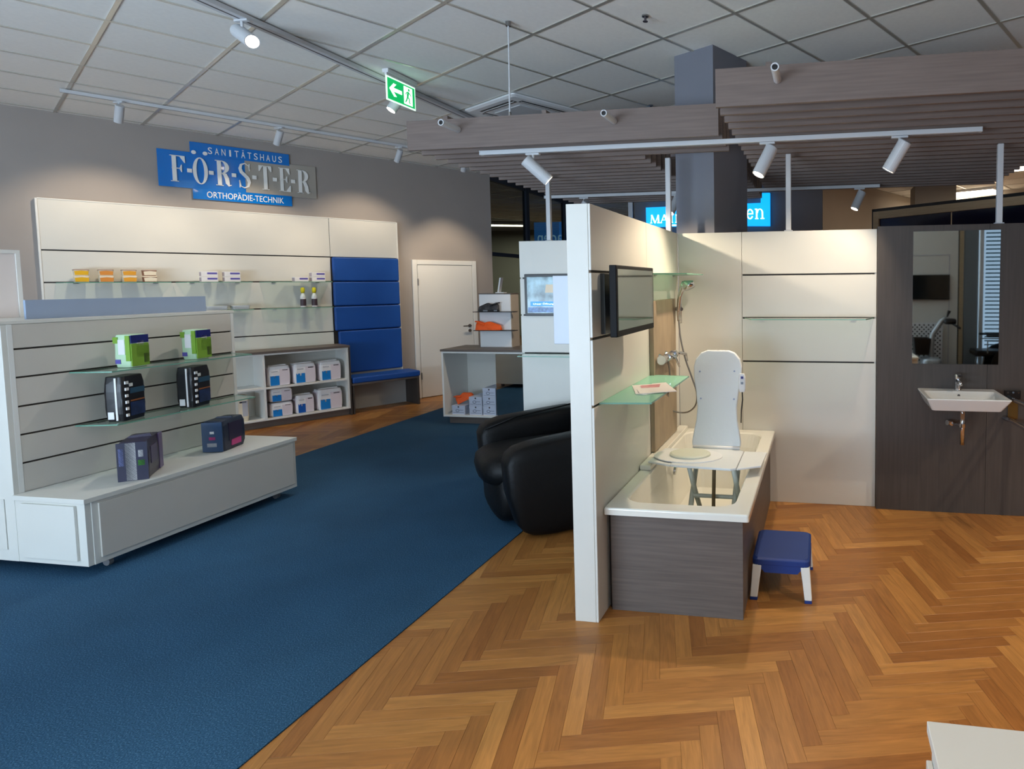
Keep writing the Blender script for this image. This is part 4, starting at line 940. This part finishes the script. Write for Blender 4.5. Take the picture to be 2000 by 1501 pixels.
# ------------------------------------------------------------------ track lights
def track(label, p0, p1, drop=0, w_=.034, h_=.03, grp=None):
    p0, p1 = Vector(p0), Vector(p1); d = p1-p0; L = d.length
    t = thing('light_track', label, 'light track', p0, math.atan2(d.y, d.x), grp)
    obj('rail', B((0, -w_/2, 0), (L, w_/2, h_)), LAMPW, t, bevel=.002)
    obj('rail_slot', B((.02, -w_*.08, -.0008), (L-.02, w_*.08, 0)), PGD, t); obj('end_cap', B((-.006, -w_/2, 0), (-.0002, w_/2, h_)), LAMPW, t)
    return t
trk1 = track('long white light track crossing the ceiling beside the exit sign', (-3.72, 2.6, CEIL-.036), (-3.60, 6.9, CEIL-.036), w_=.085)
TWZ = CEIL-.036
a_, b_ = wl(.70, 1.13, TWZ), wl(4.6, 1.13, TWZ)
track('white light track along the ceiling parallel to the left wall', a_, b_)
track('white light track under the slats nearest the camera', (-2.34, 4.06, ZB-.032), (.97, 4.06, ZB-.032))
track('white light track under the slats at the rear', (-2.86, 6.2, ZB-.032), (.56, 6.2, ZB-.032))
def spot(label, pos, aim, power, lit=.0, size=.034, ln=.16, ang=52, col=(1, .86, .68), blend=.6, group='white cylindrical spotlights'):
    """pos: underside of the track; aim: world target; body hangs below on a short arm"""
    t = thing('spotlight', label, 'spotlight', pos, 0, group)
    p = Vector((0, 0, -.055)); d = (Vector(aim)-Vector(pos)-p).normalized()
    obj('track_adapter', B((-.05, -.015, -.014), (.05, .015, -.0005)), LAMPW, t, bevel=.003)
    obj('arm', MB().tube([(0, 0, -.014), (0, 0, -.055)], .009, 10), LAMPW, t)
    c = p+Vector((0, 0, -.0)); a = c-d*ln*.35; b = c+d*ln*.65
    a += Vector((0, 0, -size*.9)); b += Vector((0, 0, -size*.9))
    obj('housing', MB().tube([a, a+d*.004, b], [size*.9, size, size], 24), LAMPW, t, smooth=False)
    n = 24; up_ = d.orthogonal().normalized(); v2 = d.cross(up_)
    obj('rim_ring', MB().rings([[b+d*o_+(up_*math.cos(2*PI*k/n)+v2*math.sin(2*PI*k/n))*r_ for k in range(n)] for r_, o_ in ((size, 0.0002), (size, .006), (size*.86, .006), (size*.82, .0005))], cap=False), LAMPW, t)
    obj('lens', MB().tube([b+d*.0003, b+d*.0025], size*.83, n), LIT, t)
    l = bpy.data.lights.new('spot_beam', 'SPOT'); l.energy = power; l.color = col; l.spot_size = math.radians(ang); l.spot_blend = blend; l.shadow_soft_size = .03
    lo = bpy.data.objects.new('spot_beam', l); C.objects.link(lo); lo.parent = t; lo.location = b+d*.012
    lo.rotation_euler = d.to_track_quat('-Z', 'Y').to_euler()
    return t
WARM = (1, .82, .6)
# on the near ceiling track
spot('spotlight glaring towards the camera on the near ceiling track', (-3.69, 3.55, TWZ), (-1.5, 2.65, 2.0), 8, size=.045, ln=.22, ang=80)
spot('spotlight half hidden behind the green exit sign', (-3.645, 5.0, TWZ), (-4.6, 3.75, .9), 48, size=.042, ln=.19, ang=70, col=(1, .93, .84))
# wall washers on the second track
for s, lab, sa_ in ((1.07, 'left wall washer spotlight above the sign wall', 1.0), (2.33, 'middle wall washer spotlight right of the shop sign', 2.15), (3.60, 'right wall washer spotlight near the slat canopy', 3.5)):
    spot(lab, wl(s, 1.13, TWZ), wl(sa_, .0, 1.75), 34, ang=86, blend=.6, col=WARM)
spot('wall washer spotlight beyond the slat canopy corner', wl(4.45, 1.13, TWZ), wl(4.8, .0, 1.5), 55, ang=68, blend=.75, col=WARM)
# under the canopy
sp = 'white cylindrical spotlights under the slats'
ZS = ZB-.0325
spot('left spotlight under the slats aimed right over the partition', (-1.955, 4.06, ZS), (-.75, 4.7, 1.3), 75, size=.042, ln=.20, group=sp, ang=64, col=WARM)
spot('middle spotlight under the slats with a glowing lens above the tub', (-.34, 4.06, ZS), (-1.0, 3.65, 1.1), 44, size=.042, ln=.20, group=sp, ang=105, col=WARM)
spot('right spotlight under the slats aimed left at the back wall', (.485, 4.06, ZS), (-.45, 4.6, .9), 24, size=.042, ln=.20, group=sp, ang=95, col=WARM)
spot('rear spotlight under the slats just above the partition corner', (-2.43, 6.2, ZS), (-3.6, 6.9, 1.0), 30, size=.04, ln=.18, group=sp, col=WARM)
spot('rear spotlight under the slats half behind the column', (-1.46, 6.2, ZS), (-1.9, 5.5, 1.2), 20, size=.04, ln=.18, group=sp, col=WARM)
spot('rear right spotlight under the slats aimed down left', (.37, 6.2, ZS), (-.3, 5.9, 1.0), 15, size=.04, ln=.18, group=sp, col=WARM)

# exit sign
ex = thing('exit_sign', 'green emergency exit sign with arrow and running figure under the ceiling', 'exit sign', (-3.42, 4.61, 3.165), PI/2-.02)
obj('mount', B((.0, .03, .215), (.36, .085, CEIL-3.165-.004)), WPLAST, ex, bevel=.003)
obj('light_plate', B((0, .05, 0), (.355, .056, .195)), mat('exit_plate_glow', (206, 240, 214), .3, emit=.8), ex)
obj('plate_holder', B((0, .044, .195), (.355, .062, .215)), WPLAST, ex)
EG = mat('exit_green', (0, 158, 82), .3, emit=.75); EW = mat('exit_white', (224, 250, 232), .3, emit=1.0)
obj('green_field', B((.012, .048, .012), (.205, .0499, .183)), EG, ex)
obj('green_edge', MB().box((.315, .048, .012), (.343, .0499, .183)).box((.205, .048, .012), (.315, .0499, .024)).box((.205, .048, .172), (.315, .0499, .183)), EG, ex)
obj('door_field', B((.206, .048, .0245), (.314, .0498, .1715)), EW, ex)
obj('arrow', MB().prismy([(.03, .1), (.085, .155), (.085, .15), (.115, .15), (.078, .115), (.18, .115), (.18, .085), (.078, .085), (.115, .05), (.085, .045)], .046, .0478), EW, ex)
fg = MB(); fg.prismy(disc(.268, .150, .011, .011, 12), .046, .0478)
stroke(fg, [(.262, .135), (.255, .11), (.25, .088)], [.016, .022, .018], .046, .0478)
stroke(fg, [(.262, .13), (.282, .118), (.292, .105)], [.008]*3, .046, .0477); stroke(fg, [(.26, .13), (.24, .125), (.228, .105)], [.008]*3, .046, .0477)
stroke(fg, [(.25, .09), (.272, .075), (.272, .045), (.285, .042)], [.012, .012, .010, .008], .046, .0477); stroke(fg, [(.25, .09), (.238, .062), (.222, .04)], [.012, .012, .009], .046, .0477)
obj('running_figure', fg, EG, ex)

# ------------------------------------------------------------------ far background
NB = mat('neon_blue', (0, 150, 238), .3, emit=1.0); NW = mat('neon_white', (235, 248, 255), .3, emit=1.0)
fs_ = thing('lit_shop_sign', 'large lit blue sign with white lettering on the dark far wall', 'sign', (-2.95, 10.36, 2.5))
obj('sign_box', MB().prismy([(0, .13), (.95, .13), (2.12, .10), (2.12, .64), (1.97, .64), (1.97, .48), (0, .46)], 0, .10), NB, fs_)
obj('sign_back', B((.02, .1005, .14), (2.1, .118, .46)), BLACK, fs_)
def ltext(t, x0, x1, z0, z1, par, m=NW, y=-.004, mirror=False, nm='lettering'):
    me = text_mesh(t, x1-x0, z1-z0, .006, mirror); me.materials.append(m); return obj(nm, me, None, par, loc=(x0, y, z0))
def serif_text(par, items, y0=-.008, y1=-.001):
    pass
mm = MB(); st_ = .028
def L_(pts, ws): stroke(mm, pts, ws, -.008, -.001)
def Sf(x, z, w_=.06): mm.box((x-w_/2, -.008, z), (x+w_/2, -.001, z+.01))
x = .09; z0, z1_ = .19, .33
L_([(x, z0), (x+.01, z1_)], [.01, .012]); L_([(x+.01, z1_), (x+.07, z0)], [.026, .024]); L_([(x+.07, z0), (x+.125, z1_)], [.01, .01]); L_([(x+.13, z0), (x+.125, z1_)], [.026, .026]); Sf(x, z0, .04); Sf(x+.13, z0, .05)
x = .26; L_([(x, z0), (x+.06, z1_)], [.01, .012]); L_([(x+.06, z1_), (x+.12, z0)], [.026, .026]); L_([(x+.03, z0+.05), (x+.09, z0+.05)], [.01, .01]); Sf(x, z0, .04); Sf(x+.12, z0, .05)
x = .45; L_([(x, z0), (x, z1_)], [.026, .026]); Sf(x, z0, .05); Sf(x, z1_-.01, .05)
x = .53; L_([(x, z0), (x, z1_)], [.012, .012]); L_([(x, z1_), (x+.1, z0)], [.028, .028]); L_([(x+.1, z0), (x+.1, z1_)], [.012, .012]); Sf(x, z0, .04); Sf(x+.1, z1_-.01, .04)
obj('main_letters', mm, NW, fs_)
obj('white_bar', B((.45, -.006, .135), (.98, -.001, .16)), NW, fs_)
sw = MB(); stroke(sw, [(.78, .40), (.70, .40), (.69, .36), (.76, .33), (.76, .28), (.68, .27)], [.015, .02, .03, .03, .02, .015], -.008, -.001); obj('swash', sw, NW, fs_)
ltext('lad', 1.25, 1.70, .22, .50, fs_)
en = MB(); ringshape(en, 1.79, .30, .058, .085, .034, .065, -.008, -.001, .25, 2*PI-.5, 20); en.box((1.745, -.008, .295), (1.845, -.001, .312))
en.box((1.89, -.008, .22), (1.915, -.001, .38)); en.box((1.875, -.008, .215), (1.93, -.001, .23)); en.box((1.87, -.008, .37), (1.91, -.001, .385))
ringshape(en, 1.955, .315, .055, .07, .030, .056, -.008, -.001, 0, PI, 14); en.box((1.985, -.008, .22), (2.01, -.001, .315)); en.box((1.965, -.008, .215), (2.03, -.001, .23))
obj('en_letters', en, NW, fs_)
rs = thing('sign_reflection', 'dim blue sign reflection with reversed letters, modelled as a panel behind the glass partition', 'sign', (-6.28, 13.0, 2.42), .0)  # a sign's reflection in the glass, put in as an added glowing panel
obj('reflection_panel', B((0, 0, 0), (1.5, .06, .62)), mat('reflection_blue', (44, 104, 176), .4, emit=.45), rs)
ltext('laden', .08, .72, .16, .42, rs, mat('reflection_white', (150, 190, 220), .4, emit=.5), mirror=True)
ww = thing('interior_window', 'pale wood framed interior window standing behind the oak panel', 'window frame', (.70, 8.72, 0), math.atan2(-.64, .77))
f = MB(); f.box((0, 0, 0), (.09, .09, 2.6)); f.box((.09, .0005, 2.50), (3.2, .0895, 2.5995)); f.box((3.2, 0, 0), (3.29, .09, 2.6))
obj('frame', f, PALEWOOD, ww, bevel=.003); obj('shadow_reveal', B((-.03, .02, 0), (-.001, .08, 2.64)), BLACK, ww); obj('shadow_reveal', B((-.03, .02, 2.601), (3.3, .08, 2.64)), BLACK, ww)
for k in range(3): obj('dark_pane', B((.0905+k*1.036, .03, .02), (.0905+(k+1)*1.036-.02, .05, 2.4995)), mat('night_blue_glass', (16, 18, 44), .1), ww)
for x, y, sx_, sy_, lab in ((2.9, 13.0, .5, .3, 'bright rectangular ceiling light beyond the grey pier'), (2.98, 10.1, .6, .25, 'bright ceiling light at the right edge behind the slats')):
    t = thing('ceiling_light', lab, 'ceiling light', (x, y, CEIL-.07), GA, 'rectangular ceiling lights at the back')
    obj('light_housing', B((-sx_-.02, -sy_-.02, .03), (sx_+.02, sy_+.02, .068)), WPLAST, t); obj('diffuser', B((-sx_, -sy_, 0), (sx_, sy_, .0298)), LITW, t)
    l = bpy.data.lights.new('panel_glow', 'AREA'); l.size = .9; l.energy = 30; l.color = (1, .9, .75); lo = bpy.data.objects.new('panel_glow', l); C.objects.link(lo); lo.parent = t; lo.location = (0, 0, -.02)
t = thing('ceiling_light', 'long lit ceiling light beyond the glass partition', 'ceiling light', (-8.9, 16.4, CEIL-.09), .4)
obj('light_housing', B((-.7, -.12, .03), (.7, .12, .088)), WPLAST, t); obj('diffuser', B((-.68, -.1, 0), (.68, .1, .0298)), LITW, t)
l = bpy.data.lights.new('panel_glow', 'AREA'); l.size = 3; l.energy = 230; l.color = (1, .96, .86); lo = bpy.data.objects.new('panel_glow', l); C.objects.link(lo); lo.parent = t; lo.location = (0, 0, -.02)

# ------------------------------------------------------------------ near right corner unit
nc = thing('corner_cabinet', 'white cabinet corner in the near right foreground', 'cabinet', (.222, .70, 0))
obj('carcass', B((.008, 0, 0), (.95, .585, .705)), WHITE, nc, bevel=.001, seg=1)
obj('cabinet_top', B((0, -.01, .7055), (.96, .60, .73)), WHITE, nc, bevel=.0015)
obj('side_door', B((-.004, .02, .05), (.0075, .58, .66)), BEIGE, nc, bevel=.002)

# ------------------------------------------------------------------ things seen only in the mirror (behind the camera)
mp_ = thing('white_screen_wall', 'white panel wall reflected in the mirror with a black television', 'partition', (1.25, -2.12, 0))
obj('wall_board', B((0, -.05, 0), (1.08, 0, 2.9)), WHITE, mp_); obj('door_outline', MB().box((.0, .0005, 2.1), (.95, .006, 2.115)).box((.93, .0005, 0), (.945, .006, 2.1)), LGR, mp_)
tv = thing('television', 'black television on the white panel wall seen in the mirror', 'television', (1.42, -2.11, 1.34))
obj('tv_casing', B((0, 0, 0), (.77, .04, .43)), BLACK, tv, bevel=.003); obj('tv_screen', B((.012, .0405, .02), (.758, .042, .418)), SCREEN, tv)
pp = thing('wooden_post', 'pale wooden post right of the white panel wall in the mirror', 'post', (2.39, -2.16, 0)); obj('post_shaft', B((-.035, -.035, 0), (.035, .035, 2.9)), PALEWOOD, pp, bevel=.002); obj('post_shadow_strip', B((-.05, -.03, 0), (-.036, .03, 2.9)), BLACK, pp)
tag(obj('grey_panel', B((2.44, -2.2, 0), (2.66, -2.12, 2.95)), mat('cool_grey_panel', (120, 128, 132), .7)), 'cool grey upright panel beside the window seen in the mirror', 'panel')
bl = thing('window_blind', 'teal lit horizontal slat blind seen in the mirror', 'blind', (2.86, -2.45, 0))
BLM = mat('blind_teal', (70, 132, 150), .5)
for k in range(34): obj('blind_slat', MB().box((0, -.018, 0), (1.0, .018, .0015), Matrix.Rotation(.7, 4, 'X')), BLM, bl, loc=(0, 0, .25+k*.07))
obj('head_rail', B((0, -.03, 2.62), (1.0, .03, 2.68)), WPLAST, bl); obj('side_rail', B((-.1, -.03, 0), (-.04, .03, 2.68)), WPLAST, bl)
ck = thing('checkered_board', 'black and white dotted board behind the scooter in the mirror', 'board', (1.4, -2.06, .15))
obj('board_panel', B((0, -.02, 0), (.68, 0, .79)), WPLAST, ck)
dots = MB()
for i in range(17):
    for j in range(20):
        if (i+j) % 2 == 0: x_, z_ = .03+i*.038, .03+j*.038; dots.box((x_-.013, .0003, z_-.013), (x_+.013, .002, z_+.013))
o = obj('black_dots', dots, BLACK, ck); o['kind'] = 'stuff'
sc_ = thing('mobility_scooter', 'silver and black mobility scooter with basket seen in the mirror', 'scooter', (1.85, -1.82, 0))
obj('tiller', MB().tube([(.02, 0, .2), (0, 0, .5), (.02, 0, .75), (.16, 0, .98), (.24, 0, 1.05)], [.05, .05, .045, .045, .03], 12), mat('silver_paint', (190, 194, 196), .3, .5), sc_, smooth=True)
obj('dash', blob(.30, 0, .98, .10, .09, .05), BLACK, sc_, smooth=True); obj('handlebar', MB().tube([(.28, -.25, 1.0), (.33, 0, .95), (.42, .22, .88)], .018, 10), BLACK, sc_, smooth=True)
obj('mirror_stalk', MB().tube([(.25, 0, 1.05), (.29, 0, 1.16)], [.01, .03], 10), BLACK, sc_)
obj('basket', MB().rings([rrect(-.16, 0, .11, .12, .02, 3, .42), rrect(-.16, 0, .14, .15, .02, 3, .70), rrect(-.16, 0, .13, .14, .02, 3, .70), rrect(-.16, 0, .10, .11, .02, 3, .43)]), BLACK, sc_)
obj('front_shroud', blob(.0, 0, .26, .16, .2, .12), MATS['silver_paint'], sc_, smooth=True); obj('deck', B((.0, -.22, .10), (.42, .22, .15)), BLACK, sc_, bevel=.01)
for x_, y_ in ((-.05, -.18), (-.05, .18), (.36, -.2), (.36, .2)): obj('wheel', MB().tube([(x_, y_-.03, .11), (x_, y_+.03, .11)], .11, 20), BLACK, sc_)
wc = thing('wheelchair', 'black wheelchair in front of the blind seen in the mirror', 'wheelchair', (3.08, -1.75, 0))
obj('seat', B((-.58, -.22, .42), (-.02, .22, .52)), BLACK, wc, bevel=.03, seg=3); obj('backrest', B((-.04, -.22, .5), (.06, .22, 1.0)), BLACK, wc, bevel=.02)
for y_ in (-.24, .24):
    obj('armrest', B((-.42, y_-.025, .74), (.0, y_+.025, .78)), BLACK, wc, bevel=.01); obj('side_tube', MB().tube([(-.40, y_, .48), (-.40, y_, .68), (0, y_, .68)], .012, 8), STEEL, wc)
    obj('large_wheel', MB().tube([(-.05, y_*1.2-.012, .30), (-.05, y_*1.2+.012, .30)], .30, 28), BLACK, wc); obj('small_wheel', MB().tube([(-.5, y_*.9-.015, .09), (-.5, y_*.9+.015, .09)], .09, 18), BLACK, wc)
    obj('fork', MB().tube([(-.5, y_*.9, .09), (-.45, y_*.9, .42)], .014, 8), STEEL, wc)
